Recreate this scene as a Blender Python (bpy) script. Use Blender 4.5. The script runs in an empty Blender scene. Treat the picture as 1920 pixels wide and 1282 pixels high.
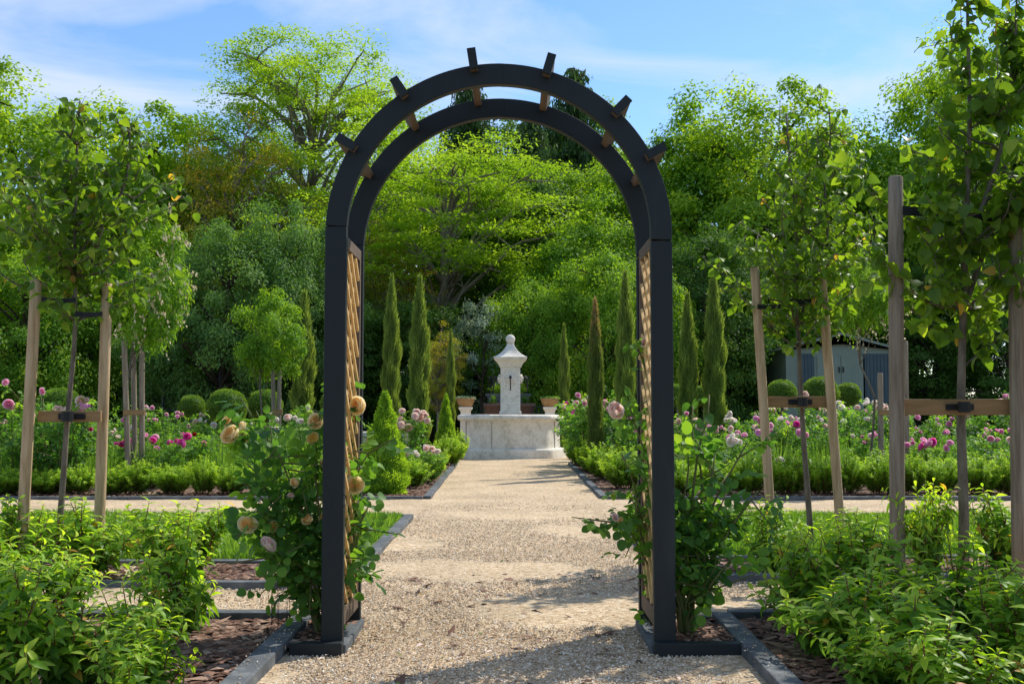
import bpy, math, random
import numpy as np
from mathutils import Vector

# ------------------------------------------------------------------ camera, light, exposure
SC = bpy.context.scene
COL = SC.collection
F = 2000.0; CX = 960.0; CY = 641.0; H0 = 0.97
PITCH = math.atan(129 / F)
cam_d = bpy.data.cameras.new('camera'); cam = bpy.data.objects.new('camera', cam_d); COL.objects.link(cam)
cam.location = (0, 0, H0); cam.rotation_euler = (math.pi / 2 + PITCH, 0, 0)
cam_d.sensor_width = 36; cam_d.lens = 36 * F / 1920; cam_d.clip_start = .05; cam_d.clip_end = 2000
SC.camera = cam
SUN_AZ = math.radians(46); SUN_EL = math.radians(48)
w = bpy.data.worlds.new('World'); SC.world = w; w.use_nodes = True
nt = w.node_tree; N = nt.nodes; L = nt.links
for n in list(N): N.remove(n)
out = N.new('ShaderNodeOutputWorld'); bg = N.new('ShaderNodeBackground'); bg.inputs['Strength'].default_value = .15
sky = N.new('ShaderNodeTexSky'); sky.sky_type = 'NISHITA'; sky.sun_disc = False
sky.sun_elevation = SUN_EL; sky.sun_rotation = SUN_AZ; sky.air_density = 1.0; sky.dust_density = .1; sky.ozone_density = 3.0
tc = N.new('ShaderNodeTexCoord'); mp = N.new('ShaderNodeMapping')
mp.inputs['Location'].default_value = (.6, 0, .35); mp.inputs['Scale'].default_value = (2.2, 1.6, 7.0); mp.inputs['Rotation'].default_value = (0, math.radians(9), 0)
no = N.new('ShaderNodeTexNoise'); no.inputs['Scale'].default_value = 1.25; no.inputs['Detail'].default_value = 7
no.inputs['Roughness'].default_value = .55; no.inputs['Distortion'].default_value = .7
rp = N.new('ShaderNodeValToRGB'); rp.color_ramp.elements[0].position = .43; rp.color_ramp.elements[1].position = .64
rp.color_ramp.elements[0].color = (0, 0, 0, 1); rp.color_ramp.elements[1].color = (.8, .8, .8, 1)
mx = N.new('ShaderNodeMix'); mx.data_type = 'RGBA'; mx.inputs['B'].default_value = (3.3, 3.7, 4.5, 1)
L.new(tc.outputs['Generated'], mp.inputs['Vector']); L.new(mp.outputs[0], no.inputs['Vector']); L.new(no.outputs['Fac'], rp.inputs[0])
L.new(rp.outputs[0], mx.inputs['Factor']); hs = N.new('ShaderNodeHueSaturation'); hs.inputs['Saturation'].default_value = 1.12; hs.inputs['Value'].default_value = .8; L.new(sky.outputs[0], hs.inputs['Color']); L.new(hs.outputs[0], mx.inputs['A']); L.new(mx.outputs['Result'], bg.inputs[0]); L.new(bg.outputs[0], out.inputs[0])
sd = bpy.data.lights.new('sun', 'SUN'); sd.energy = 3.15; sd.angle = math.radians(.5); sd.color = (1, .95, .86)
so = bpy.data.objects.new('sun', sd); COL.objects.link(so)
sv = Vector((math.sin(SUN_AZ) * math.cos(SUN_EL), math.cos(SUN_AZ) * math.cos(SUN_EL), math.sin(SUN_EL)))
so.rotation_euler = sv.to_track_quat('Z', 'Y').to_euler()
vs = SC.view_settings; vs.view_transform = 'Standard'; vs.look = 'None'; vs.exposure = .68; vs.gamma = 1
SC.cycles.max_bounces = 10; SC.cycles.diffuse_bounces = 7; SC.cycles.transmission_bounces = 8

# ------------------------------------------------------------------ projection helpers (photo pixel -> world)
def at(u, v, Y):
    dx = (u - CX) / F; dz = (CY - v) / F
    y = math.cos(PITCH) - dz * math.sin(PITCH); z = math.sin(PITCH) + dz * math.cos(PITCH)
    t = Y / y
    return np.array([dx * t, Y, H0 + z * t])
def gx(u, Y): return at(u, 770, Y)[0]

# ------------------------------------------------------------------ scene bookkeeping
def tag(o, label=None, cat=None, group=None, kind=None):
    if label: o['label'] = label
    if cat: o['category'] = cat
    if group: o['group'] = group
    if kind: o['kind'] = kind
    return o
def empty(name, loc, label, cat, group=None, rz=0):
    o = bpy.data.objects.new(name, None); COL.objects.link(o); o.location = [float(a) for a in loc]; o.rotation_euler = (0, 0, rz)
    o.empty_display_size = .1
    return tag(o, label, cat, group)
def link(name, me, parent=None, loc=None, rot=None, scale=None):
    o = bpy.data.objects.new(name, me); COL.objects.link(o)
    if parent: o.parent = parent
    if loc is not None: o.location = [float(a) for a in loc]
    if rot is not None: o.rotation_euler = rot
    if scale is not None: o.scale = (scale,) * 3 if np.isscalar(scale) else scale
    return o

# ------------------------------------------------------------------ mesh helpers (numpy)
def unit(a): return a / np.maximum(np.linalg.norm(a, axis=-1, keepdims=True), 1e-9)
class MB:
    def __init__(s): s.V = []; s.F = []; s.A = []; s.n = 0; s.M = []
    def add(s, V, faces, a=.5, mat=0):
        V = np.asarray(V, float).reshape(-1, 3)
        for f in faces:
            f = np.asarray(f, int)
            if f.size: s.F.append(f + s.n); s.M.append(np.full(len(f), mat, int))
        s.V.append(V); s.A.append(np.broadcast_to(np.asarray(a, float), (len(V),)).copy()); s.n += len(V)
        return s
    def box(s, c, d, rz=0, a=.5, mat=0, bev=0):
        x, y, z = np.array(d) / 2
        P = np.array([[i * x, j * y, k * z] for k in (-1, 1) for j in (-1, 1) for i in (-1, 1)])
        if rz:
            cs, sn = math.cos(rz), math.sin(rz)
            P = np.c_[P[:, 0] * cs - P[:, 1] * sn, P[:, 0] * sn + P[:, 1] * cs, P[:, 2]]
        return s.add(P + np.array(c), [[[0, 2, 3, 1], [4, 5, 7, 6], [0, 1, 5, 4], [2, 6, 7, 3], [0, 4, 6, 2], [1, 3, 7, 5]]], a, mat)
    def tube(s, P, R, n=8, cap=True, a=.5, mat=0):
        P = np.asarray(P, float); m = len(P); R = np.broadcast_to(np.asarray(R, float), (m,))
        T = unit(np.gradient(P, axis=0)); ref = np.array([0.31, .95, .05]) if abs(T[0][2]) > .7 else np.array([0.05, .1, 1.])
        S = unit(np.cross(T, ref)); U = np.cross(S, T)
        an = np.arange(n) * 2 * math.pi / n
        V = P[:, None] + R[:, None, None] * (S[:, None] * np.cos(an)[None, :, None] + U[:, None] * np.sin(an)[None, :, None])
        i, j = np.meshgrid(np.arange(m - 1), np.arange(n), indexing='ij'); j2 = (j + 1) % n
        q = np.stack([i * n + j, i * n + j2, (i + 1) * n + j2, (i + 1) * n + j], -1).reshape(-1, 4)
        fs = [q]; VV = V.reshape(-1, 3)
        if cap:
            VV = np.vstack([VV, P[:1], P[-1:]]); k = m * n; jj = np.arange(n); j3 = (jj + 1) % n
            fs.append(np.c_[jj * 0 + k, j3, jj]); fs.append(np.c_[jj * 0 + k + 1, (m - 1) * n + jj, (m - 1) * n + j3])
        return s.add(VV, fs, a, mat)
    def loops(s, rings, close=True, cap=(True, True), a=.5, mat=0):
        R = np.asarray(rings, float); m, n = R.shape[:2]
        i, j = np.meshgrid(np.arange(m - 1), np.arange(n if close else n - 1), indexing='ij'); j2 = (j + 1) % n
        q = np.stack([i * n + j, i * n + j2, (i + 1) * n + j2, (i + 1) * n + j], -1).reshape(-1, 4)
        fs = [q]; V = R.reshape(-1, 3)
        jj = np.arange(n); j3 = (jj + 1) % n
        if cap[0]: V = np.vstack([V, R[0].mean(0)]); fs.append(np.c_[jj * 0 + len(V) - 1, j3, jj])
        if cap[1]: V = np.vstack([V, R[-1].mean(0)]); fs.append(np.c_[jj * 0 + len(V) - 1, (m - 1) * n + jj, (m - 1) * n + j3])
        return s.add(V, fs, a, mat)
    def mesh(s, name, mats, smooth=True):
        me = bpy.data.meshes.new(name)
        V = np.vstack(s.V); A = np.concatenate(s.A)
        me.vertices.add(len(V)); me.vertices.foreach_set('co', V.ravel().astype(np.float32))
        loops = np.concatenate([f.ravel() for f in s.F]); cnt = np.concatenate([np.full(len(f), f.shape[1], int) for f in s.F])
        me.loops.add(len(loops)); me.loops.foreach_set('vertex_index', loops.astype(np.int32))
        me.polygons.add(len(cnt)); st = np.concatenate([[0], np.cumsum(cnt)[:-1]])
        me.polygons.foreach_set('loop_start', st.astype(np.int32)); me.polygons.foreach_set('loop_total', cnt.astype(np.int32))
        me.polygons.foreach_set('material_index', np.concatenate(s.M).astype(np.int32))
        me.polygons.foreach_set('use_smooth', np.full(len(cnt), smooth))
        at_ = me.attributes.new('rnd', 'FLOAT', 'POINT'); at_.data.foreach_set('value', A.astype(np.float32))
        for m in (mats if isinstance(mats, (list, tuple)) else [mats]): me.materials.append(m)
        me.update(calc_edges=True); me.validate()
        return me
    def build(s, name, mats, parent=None, smooth=True, loc=None, bevel=0):
        me = s.mesh(name, mats, smooth)
        o = link(name, me, parent, loc)
        if bevel:
            b = o.modifiers.new('bevel', 'BEVEL'); b.width = bevel; b.segments = 2; b.limit_method = 'ANGLE'
        return o

SHP = {'rhomb': ([.45], [.5]), 'lance': ([.12, .38, .68, .88], [.2, .5, .42, .2]), 'ovate': ([.06, .28, .6, .86], [.3, .52, .45, .2]),
       'hex': ([.25, .7], [.42, .4]), 'round': ([.08, .3, .65, .9], [.3, .5, .5, .27])}
def leaves(mb, P, D, Nn, Ln, W, shape='rhomb', curl=0., fold=.25, a=.5, mat=0, rng=None):
    P = np.asarray(P, float); n = len(P)
    if n == 0: return
    D = unit(np.asarray(D, float)); Nn = np.asarray(Nn, float)
    S = unit(np.cross(D, Nn)); U = np.cross(S, D)
    Ln = np.broadcast_to(Ln, (n,)); W = np.broadcast_to(W, (n,)); curl = np.broadcast_to(curl, (n,)); a = np.broadcast_to(a, (n,))
    us, ws = SHP[shape]; k = len(us)
    def pt(u, wv, z=0):
        return (P + D * (u * Ln * (1 - .25 * np.abs(curl) * u))[:, None] + S * (wv * W)[:, None]
                + U * (-(curl * u * u) * Ln + fold * abs(wv) * W + z)[:, None])
    if shape == 'rhomb':
        V = np.stack([pt(0, 0), pt(us[0], .5), pt(1, 0), pt(us[0], -.5)], 1)
        b = np.arange(n)[:, None] * 4
        mb.add(V.reshape(-1, 3), [b + np.array([0, 1, 2, 3])], np.repeat(a, 4), mat); return
    ring = [pt(0, 0)]
    for u, ww in zip(us, ws): ring += [pt(u, -ww), pt(u, 0), pt(u, ww)]
    ring.append(pt(1, 0)); m = len(ring)
    V = np.stack(ring, 1); b = np.arange(n)[:, None] * m
    tr = [[0, 2, 1], [0, 3, 2], [m - 1, m - 4, m - 3], [m - 1, m - 3, m - 2]]; qd = []
    for i in range(k - 1):
        o = 1 + 3 * i; qd += [[o, o + 1, o + 4, o + 3], [o + 1, o + 2, o + 5, o + 4]]
    fs = [(b[:, None] + np.array(tr)[None]).reshape(-1, 3)]
    fs.append((b[:, None] + np.array(qd)[None]).reshape(-1, 4))
    mb.add(V.reshape(-1, 3), fs, np.repeat(a, m), mat)

def rdir(rng, n): return unit(rng.normal(size=(n, 3)))

# ------------------------------------------------------------------ materials
def mat_new(name):
    m = bpy.data.materials.new(name); m.use_nodes = True
    return m, m.node_tree.nodes, m.node_tree.links, m.node_tree.nodes['Principled BSDF']
def ramp(N, cols, pos=None):
    r = N.new('ShaderNodeValToRGB'); e = r.color_ramp.elements
    pos = pos or [i / (len(cols) - 1) for i in range(len(cols))]
    while len(e) < len(cols): e.new(.5)
    for i, c in enumerate(cols): e[i].position = pos[i]; e[i].color = (*c, 1)
    return r
def leaf_mat(name, cols, trans=.45, tcol=(1.35, 1.3, .5), rough=.45, spec=.4, pos=None):
    m, N, L, b = mat_new(name)
    cols = [(c[0] * 1.02 + .02 * c[1], c[1] * .93, c[2] + .05 * c[1]) if c[1] > c[0] and c[1] > c[2] * 1.3 else c for c in cols]
    at_ = N.new('ShaderNodeAttribute'); at_.attribute_name = 'rnd'
    r = ramp(N, cols, pos); L.new(at_.outputs['Fac'], r.inputs[0])
    L.new(r.outputs[0], b.inputs['Base Color']); b.inputs['Roughness'].default_value = rough; b.inputs['Specular IOR Level'].default_value = spec
    tr = N.new('ShaderNodeBsdfTranslucent'); mm = N.new('ShaderNodeMix'); mm.data_type = 'RGBA'; mm.blend_type = 'MULTIPLY'; mm.inputs['Factor'].default_value = 1
    mm.inputs['B'].default_value = (*[t * 1.6 for t in tcol], 1); L.new(r.outputs[0], mm.inputs['A']); L.new(mm.outputs['Result'], tr.inputs[0])
    ms = N.new('ShaderNodeMixShader'); ms.inputs[0].default_value = trans
    L.new(b.outputs[0], ms.inputs[1]); L.new(tr.outputs[0], ms.inputs[2]); L.new(ms.outputs[0], N['Material Output'].inputs[0])
    return m
def noise_mat(name, cols, scale=8, stretch=(1, 1, 1), rough=.7, bump=.3, detail=6, pos=None, spec=.3, fine=None, dist=.01):
    m, N, L, b = mat_new(name)
    tc = N.new('ShaderNodeTexCoord'); mp = N.new('ShaderNodeMapping'); mp.inputs['Scale'].default_value = stretch
    no = N.new('ShaderNodeTexNoise'); no.inputs['Scale'].default_value = scale; no.inputs['Detail'].default_value = detail; no.inputs['Roughness'].default_value = .65
    L.new(tc.outputs['Object'], mp.inputs[0]); L.new(mp.outputs[0], no.inputs['Vector'])
    r = ramp(N, cols, pos or [.3 + .4 * i / (len(cols) - 1) for i in range(len(cols))]); L.new(no.outputs['Fac'], r.inputs[0]); L.new(r.outputs[0], b.inputs['Base Color'])
    b.inputs['Roughness'].default_value = rough; b.inputs['Specular IOR Level'].default_value = spec
    bp = N.new('ShaderNodeBump'); bp.inputs['Strength'].default_value = bump; bp.inputs['Distance'].default_value = dist
    n2 = N.new('ShaderNodeTexNoise'); n2.inputs['Scale'].default_value = fine or scale * 4; n2.inputs['Detail'].default_value = 5
    L.new(mp.outputs[0], n2.inputs['Vector']); L.new(n2.outputs['Fac'], bp.inputs['Height']); L.new(bp.outputs[0], b.inputs['Normal'])
    return m
def attr_mat(name, cols, rough=.8, spec=.3, pos=None):
    m, N, L, b = mat_new(name); at_ = N.new('ShaderNodeAttribute'); at_.attribute_name = 'rnd'
    r = ramp(N, cols, pos); L.new(at_.outputs['Fac'], r.inputs[0]); L.new(r.outputs[0], b.inputs['Base Color'])
    b.inputs['Roughness'].default_value = rough; b.inputs['Specular IOR Level'].default_value = spec
    return m
def gravel_mat():
    m, N, L, b = mat_new('gravel')
    tc = N.new('ShaderNodeTexCoord'); v = N.new('ShaderNodeTexVoronoi'); v.inputs['Scale'].default_value = 75
    L.new(tc.outputs['Object'], v.inputs['Vector'])
    sx = N.new('ShaderNodeSeparateColor'); L.new(v.outputs['Color'], sx.inputs[0])
    r = ramp(N, [(.33, .23, .135), (.54, .405, .25), (.63, .49, .325), (.76, .64, .465)], [0, .3, .7, 1]); L.new(sx.outputs[0], r.inputs[0])
    n1 = N.new('ShaderNodeTexNoise'); n1.inputs['Scale'].default_value = 1.6; n1.inputs['Detail'].default_value = 5; L.new(tc.outputs['Object'], n1.inputs['Vector'])
    r2 = ramp(N, [(.78, .76, .73), (1.06, 1.03, 1.0)], [.3, .7]); L.new(n1.outputs['Fac'], r2.inputs[0])
    mm = N.new('ShaderNodeMix'); mm.data_type = 'RGBA'; mm.blend_type = 'MULTIPLY'; mm.inputs['Factor'].default_value = 1
    L.new(r.outputs[0], mm.inputs['A']); L.new(r2.outputs[0], mm.inputs['B']); L.new(mm.outputs['Result'], b.inputs['Base Color'])
    b.inputs['Roughness'].default_value = .9; b.inputs['Specular IOR Level'].default_value = .15
    bp = N.new('ShaderNodeBump'); bp.inputs['Strength'].default_value = .8; bp.inputs['Distance'].default_value = .006; bp.invert = True
    L.new(v.outputs['Distance'], bp.inputs['Height'])
    n3 = N.new('ShaderNodeTexNoise'); n3.inputs['Scale'].default_value = 9; n3.inputs['Detail'].default_value = 6; L.new(tc.outputs['Object'], n3.inputs['Vector'])
    b2 = N.new('ShaderNodeBump'); b2.inputs['Strength'].default_value = .6; b2.inputs['Distance'].default_value = .03
    L.new(n3.outputs['Fac'], b2.inputs['Height']); L.new(bp.outputs[0], b2.inputs['Normal']); L.new(b2.outputs[0], b.inputs['Normal'])
    return m
def mulch_mat():
    m, N, L, b = mat_new('mulch')
    tc = N.new('ShaderNodeTexCoord'); v = N.new('ShaderNodeTexVoronoi'); v.inputs['Scale'].default_value = 28
    L.new(tc.outputs['Object'], v.inputs['Vector']); sx = N.new('ShaderNodeSeparateColor'); L.new(v.outputs['Color'], sx.inputs[0])
    r = ramp(N, [(.05, .026, .016), (.14, .068, .04), (.24, .13, .085), (.34, .22, .16)], [0, .4, .75, 1]); L.new(sx.outputs[0], r.inputs[0]); L.new(r.outputs[0], b.inputs['Base Color'])
    b.inputs['Roughness'].default_value = .9
    bp = N.new('ShaderNodeBump'); bp.inputs['Strength'].default_value = 1; bp.inputs['Distance'].default_value = .02; L.new(v.outputs['Distance'], bp.inputs['Height']); L.new(bp.outputs[0], b.inputs['Normal'])
    return m

M = {}
M['gravel'] = gravel_mat(); M['mulch'] = mulch_mat()
M['pebble'] = attr_mat('pebble', [(.34, .23, .13), (.54, .41, .27), (.64, .51, .36), (.84, .76, .62)], .8, pos=[0, .35, .75, 1])
M['chip'] = attr_mat('bark_chip', [(.05, .025, .015), (.15, .07, .042), (.26, .14, .09), (.4, .28, .2)], .85, pos=[0, .4, .8, 1])
M['turf'] = noise_mat('turf', [(.05, .09, .02), (.10, .17, .03), (.16, .14, .06)], 7)
M['earth'] = noise_mat('earth', [(.04, .05, .02), (.08, .07, .04)], 2)
M['black'] = noise_mat('charcoal_paint', [(.008, .012, .013), (.014, .019, .020), (.034, .039, .040)], 2.2, (1, 1, .25), .55, .3, pos=[.3, .6, .82], spec=.3, fine=55, dist=.002, detail=9)
M['slate'] = noise_mat('slate_board', [(.06, .065, .07), (.12, .13, .135), (.22, .225, .22)], 9, (1, 1, 1), .85, .6, pos=[.3, .55, .75], fine=60, dist=.005, detail=9)
M['brown'] = noise_mat('raw_timber', [(.09, .06, .04), (.17, .12, .085)], 9, (4, .5, 4), .7, .3, dist=.003)
M['golden'] = noise_mat('trellis_wood', [(.60, .36, .13), (.78, .53, .24)], 14, (3, 3, .5), .6, .2, dist=.002)
M['stake'] = noise_mat('stake_wood', [(.28, .18, .09), (.48, .34, .19), (.58, .44, .28)], 5, (7, 7, .55), .8, .5, fine=22, dist=.006)
M['greystake'] = noise_mat('weathered_stake', [(.13, .095, .065), (.25, .195, .14), (.34, .28, .21)], 5, (7, 7, .45), .85, .8, fine=16, dist=.01)
M['board'] = noise_mat('board_wood', [(.22, .13, .05), (.36, .22, .1)], 6, (.6, 6, 6), .7, .4, dist=.004)
M['rubber'] = noise_mat('rubber', [(.008, .008, .009), (.02, .02, .02)], 30, rough=.5)
M['bark'] = noise_mat('bark', [(.07, .055, .04), (.16, .13, .095), (.22, .19, .14)], 12, (2, 2, .6), .85, .9, fine=30, dist=.01)
M['darkbark'] = noise_mat('dark_bark', [(.035, .025, .018), (.09, .07, .05)], 6, (2, 2, .5), .9, .8, dist=.02)
M['palebark'] = noise_mat('pale_bark', [(.16, .13, .10), (.30, .26, .20)], 3, (2, 2, .5), .9, .6, dist=.02)
M['twig'] = noise_mat('red_twig', [(.12, .045, .025), (.2, .09, .05)], 20)
M['greenstem'] = noise_mat('green_stem', [(.09, .13, .03), (.16, .12, .05)], 9)
def stone_mat():
    m = noise_mat('limestone', [(.52, .46, .37), (.76, .70, .59), (.83, .78, .68)], 5, rough=.85, bump=.8, pos=[.28, .5, .75], fine=38, dist=.012)
    N, L = m.node_tree.nodes, m.node_tree.links; b = N['Principled BSDF']
    src = b.inputs['Base Color'].links[0].from_socket
    tc = [n for n in N if n.bl_idname == 'ShaderNodeTexCoord'][0]
    v = N.new('ShaderNodeTexNoise'); v.inputs['Scale'].default_value = 42; v.inputs['Detail'].default_value = 4
    L.new(tc.outputs['Object'], v.inputs['Vector']); r = ramp(N, [(.5, .47, .42), (1, 1, 1)], [.33, .42]); L.new(v.outputs['Fac'], r.inputs[0])
    mm = N.new('ShaderNodeMix'); mm.data_type = 'RGBA'; mm.blend_type = 'MULTIPLY'; mm.inputs['Factor'].default_value = .8
    L.new(src, mm.inputs['A']); L.new(r.outputs[0], mm.inputs['B']); L.new(mm.outputs['Result'], b.inputs['Base Color'])
    return m
M['stone'] = stone_mat()
M['joint'] = noise_mat('mortar_joint', [(.35, .32, .28), (.5, .46, .4)], 20)
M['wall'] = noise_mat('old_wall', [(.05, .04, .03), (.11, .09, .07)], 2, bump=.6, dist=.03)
M['iron'] = noise_mat('iron', [(.012, .012, .014), (.03, .028, .028)], 20, rough=.5)
M['terra'] = noise_mat('glazed_clay', [(.30, .17, .07), (.42, .27, .12)], 7, rough=.6)
M['darkterra'] = noise_mat('dark_clay', [(.10, .055, .04), (.17, .10, .075)], 7, rough=.8)
M['shed'] = noise_mat('shed_panel', [(.17, .22, .17), (.21, .265, .21)], 2, bump=.1)
M['sheddoor'] = noise_mat('shed_door', [(.045, .08, .088), (.065, .10, .11)], 3, bump=.1)
M['water'] = mat_new('water')[0]; _b = M['water'].node_tree.nodes['Principled BSDF']; _b.inputs['Base Color'].default_value = (.05, .08, .07, 1); _b.inputs['Roughness'].default_value = .08
# foliage: ramp runs from old leaf pigment to young growth
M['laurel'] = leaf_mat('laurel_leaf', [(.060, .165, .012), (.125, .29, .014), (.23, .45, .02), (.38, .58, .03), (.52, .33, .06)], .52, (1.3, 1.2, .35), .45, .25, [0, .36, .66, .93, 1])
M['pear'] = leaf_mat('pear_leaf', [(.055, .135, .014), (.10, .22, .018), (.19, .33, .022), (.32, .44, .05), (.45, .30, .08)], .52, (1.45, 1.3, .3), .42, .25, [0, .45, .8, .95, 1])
M['roseleaf'] = leaf_mat('rose_leaf', [(.045, .14, .026), (.085, .23, .028), (.17, .36, .03), (.30, .48, .04)], .48, (1.3, 1.25, .4), .5, .22, [0, .45, .8, 1])
M['yew'] = leaf_mat('yew_needle', [(.08, .19, .012), (.17, .36, .016), (.30, .52, .022), (.40, .60, .03)], .48, (1.3, 1.2, .4), .55, .2)
M['cypress'] = leaf_mat('cypress_spray', [(.09, .16, .03), (.18, .29, .045), (.28, .40, .06)], .4, (1.2, 1.15, .5), .6, .1)
M['cypressbrown'] = leaf_mat('cypress_spray_browned', [(.09, .16, .03), (.18, .28, .045), (.28, .21, .09), (.42, .27, .15)], .4, (1.2, 1.1, .6), .6, .1, [0, .5, .65, 1])
M['box'] = leaf_mat('box_leaf', [(.035, .11, .010), (.11, .25, .017), (.24, .40, .03)], .38, (1.3, 1.2, .4), .5, .2)
M['grass'] = leaf_mat('grass_blade', [(.05, .14, .012), (.12, .27, .02), (.27, .42, .05)], .45, (1.2, 1.2, .4), .55, .2)
M['feather'] = leaf_mat('feathery_stalk', [(.07, .19, .02), (.14, .30, .03), (.24, .40, .06)], .45, (1.2, 1.2, .45), .6, .1)
M['lime'] = leaf_mat('lime_leaf', [(.12, .26, .012), (.22, .40, .018), (.34, .52, .03)], .5, (1.2, 1.15, .35), .55, .2)
M['bright'] = leaf_mat('bright_leaf', [(.12, .26, .012), (.21, .40, .016), (.36, .54, .025)], .5, (1.25, 1.15, .3), .6, .15)
M['mid'] = leaf_mat('mid_leaf', [(.07, .19, .012), (.13, .30, .015), (.25, .44, .02)], .47, (1.3, 1.2, .3), .6, .15)
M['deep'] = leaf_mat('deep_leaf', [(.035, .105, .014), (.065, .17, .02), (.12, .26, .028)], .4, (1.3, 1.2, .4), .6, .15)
M['blue'] = leaf_mat('blue_leaf', [(.06, .155, .035), (.11, .25, .045), (.20, .36, .06)], .42, (1.2, 1.2, .4), .6, .2)
M['rust'] = leaf_mat('rust_leaf', [(.12, .19, .02), (.22, .32, .025), (.36, .36, .03), (.46, .28, .04)], .5, (1.25, 1.1, .4), .55, .2)
M['conifer'] = leaf_mat('conifer_spray', [(.03, .075, .022), (.06, .13, .035), (.11, .20, .05)], .25, (1.1, 1.2, .6), .6, .1)
M['silver'] = leaf_mat('silver_leaf', [(.06, .13, .06), (.13, .22, .12), (.36, .44, .34)], .3, (1.1, 1.1, .7), .55, .2)
M['cream'] = leaf_mat('cream_blossom', [(.45, .36, .22), (.68, .60, .42)], .3, (1, 1, .9), .6, .2)
def petal(name, cols): return leaf_mat(name, cols, .5, (.66, .63, .6), .6, .15)
M['peach'] = petal('peach_petal', [(.92, .58, .18), (.94, .76, .38), (.95, .88, .64)])
M['yellow'] = petal('yellow_petal', [(.88, .60, .08), (.92, .78, .28), (.93, .86, .58)])
M['blush'] = petal('blush_petal', [(.84, .50, .42), (.90, .72, .64), (.93, .84, .78)])
M['pink'] = petal('pink_petal', [(.85, .30, .55), (.91, .50, .69), (.94, .70, .82)])
M['magenta'] = petal('magenta_petal', [(.70, .02, .30), (.85, .08, .48), (.9, .25, .62)])
M['white'] = petal('white_petal', [(.85, .68, .60), (.92, .86, .80), (.94, .92, .88)])
M['red'] = petal('red_petal', [(.35, .005, .01), (.55, .01, .02), (.6, .03, .04)])

# ------------------------------------------------------------------ ground, paths, beds
def rect_sheet(name, x0, x1, y0, y1, z, m, step=None, amp=0, seed=1):
    mb = MB(); step = step or max(x1 - x0, y1 - y0)
    nx = max(1, int(round((x1 - x0) / step))); ny = max(1, int(round((y1 - y0) / step)))
    X, Y = np.meshgrid(np.linspace(x0, x1, nx + 1), np.linspace(y0, y1, ny + 1), indexing='ij')
    Z = np.full_like(X, z)
    if amp:
        r = np.random.default_rng(seed)
        for k in range(7):
            a, b2, p = r.uniform(-1, 1), r.uniform(-1, 1), r.uniform(0, 6); fr = 3 * 1.6 ** k
            Z += amp * .5 ** (k * .55) * np.sin((a * X + b2 * Y) * fr + p)
    i, j = np.meshgrid(np.arange(nx), np.arange(ny), indexing='ij'); s = ny + 1
    q = np.stack([i * s + j, (i + 1) * s + j, (i + 1) * s + j + 1, i * s + j + 1], -1).reshape(-1, 4)
    mb.add(np.stack([X, Y, Z], -1).reshape(-1, 3), [q])
    return mb.build(name, m)
tag(rect_sheet('ground', -600, 600, -200, 900, -.02, M['earth']), kind='structure')
tag(rect_sheet('gravel_path', -16, 16, 1.0, 31, 0, M['gravel'], .07, .006, 3), kind='structure')
EX = .93   # half distance of bed edges from the centre line
BEDS = []
def bed(x0, x1, y0, y1, z=.014, amp=.008, seed=1, step=.06):
    return tag(rect_sheet('mulch_bed', x0, x1, y0, y1, z, M['mulch'], step, amp, seed), kind='structure')
bed(-6, -EX, 1.6, 5.0, seed=2); bed(EX, 6, 1.6, 5.0, seed=4)
bed(-8, -EX, 6.0, 6.75, seed=5); bed(EX, 8, 6.25, 6.95, seed=6)
bed(-15.5, -.98, 11.85, 19.4, seed=7, step=.15); bed(1.05, 15.5, 11.85, 19.6, seed=8, step=.15)
bed(-15.5, -2.6, 19.4, 30.5, seed=9, step=.3); bed(2.6, 15.5, 19.6, 30.5, seed=10, step=.3)
tag(rect_sheet('lawn', -8, -EX, 6.8, 9.72, .02, M['turf']), kind='structure')
tag(rect_sheet('lawn', EX, 8, 7.0, 9.72, .02, M['turf']), kind='structure')

def edging(segs, label, w=.085, h=.036, group='slate grey edging boards along the beds'):
    # segs: lists of (x0,y0,x1,y1) straight boards
    x, y = segs[0][0], segs[0][1]
    root = empty('bed_edging', (x, y, 0), label, 'edging', group)
    rr = random.Random(len(label))
    for (a, b, c, d) in segs:
        Ltot = math.hypot(c - a, d - b); n = max(1, int(Ltot / 1.6)); rz = math.atan2(d - b, c - a)
        for k in range(n):
            t0 = k / n; t1 = (k + 1) / n; mx_ = a + (c - a) * (t0 + t1) / 2; my = b + (d - b) * (t0 + t1) / 2
            mb = MB(); mb.box((0, 0, 0), (Ltot / n - .004, w, h + .06))
            o = mb.build('board', M['slate'], root, smooth=False, bevel=.006)
            o.location = (mx_ - x, my - y, h / 2 - .03 + rr.uniform(-.004, .004)); o.rotation_euler = (rr.uniform(-.02, .02), 0, rz + rr.uniform(-.004, .004))
E = EX
edging([(-E - .02, 1.6, -E - .02, 4.93), (-6, 4.98, -E - .065, 4.98)], 'slate grey edging of the nearest bed left of the arch', w=.088, h=.05)
edging([(E, 1.6, E + .03, 4.98), (6, 5.03, E + .075, 5.03)], 'slate grey edging of the nearest bed right of the arch', w=.088, h=.05)
edging([(-8, 5.97, -E - .05, 5.97), (-E, 6.02, -E, 9.74), (-E - .05, 9.76, -8, 9.76), (-8, 6.79, -E - .06, 6.79)], 'grey edging around the lawn strip left of the path', w=.08)
edging([(8, 6.2, E + .05, 6.2), (E, 6.25, E, 9.74), (E + .05, 9.76, 8, 9.76), (8, 6.99, E + .06, 6.99)], 'grey edging around the lawn strip right of the path', w=.08)
edging([(-15.5, 11.8, -.98, 11.8), (-.94, 11.85, -1.02, 19.3)], 'grey edging of the far rose bed left of the path', w=.08, h=.036)
edging([(15.5, 11.8, 1.05, 11.8), (1.01, 11.85, 1.06, 19.5)], 'grey edging of the far rose bed right of the path', w=.08, h=.036)

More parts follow.
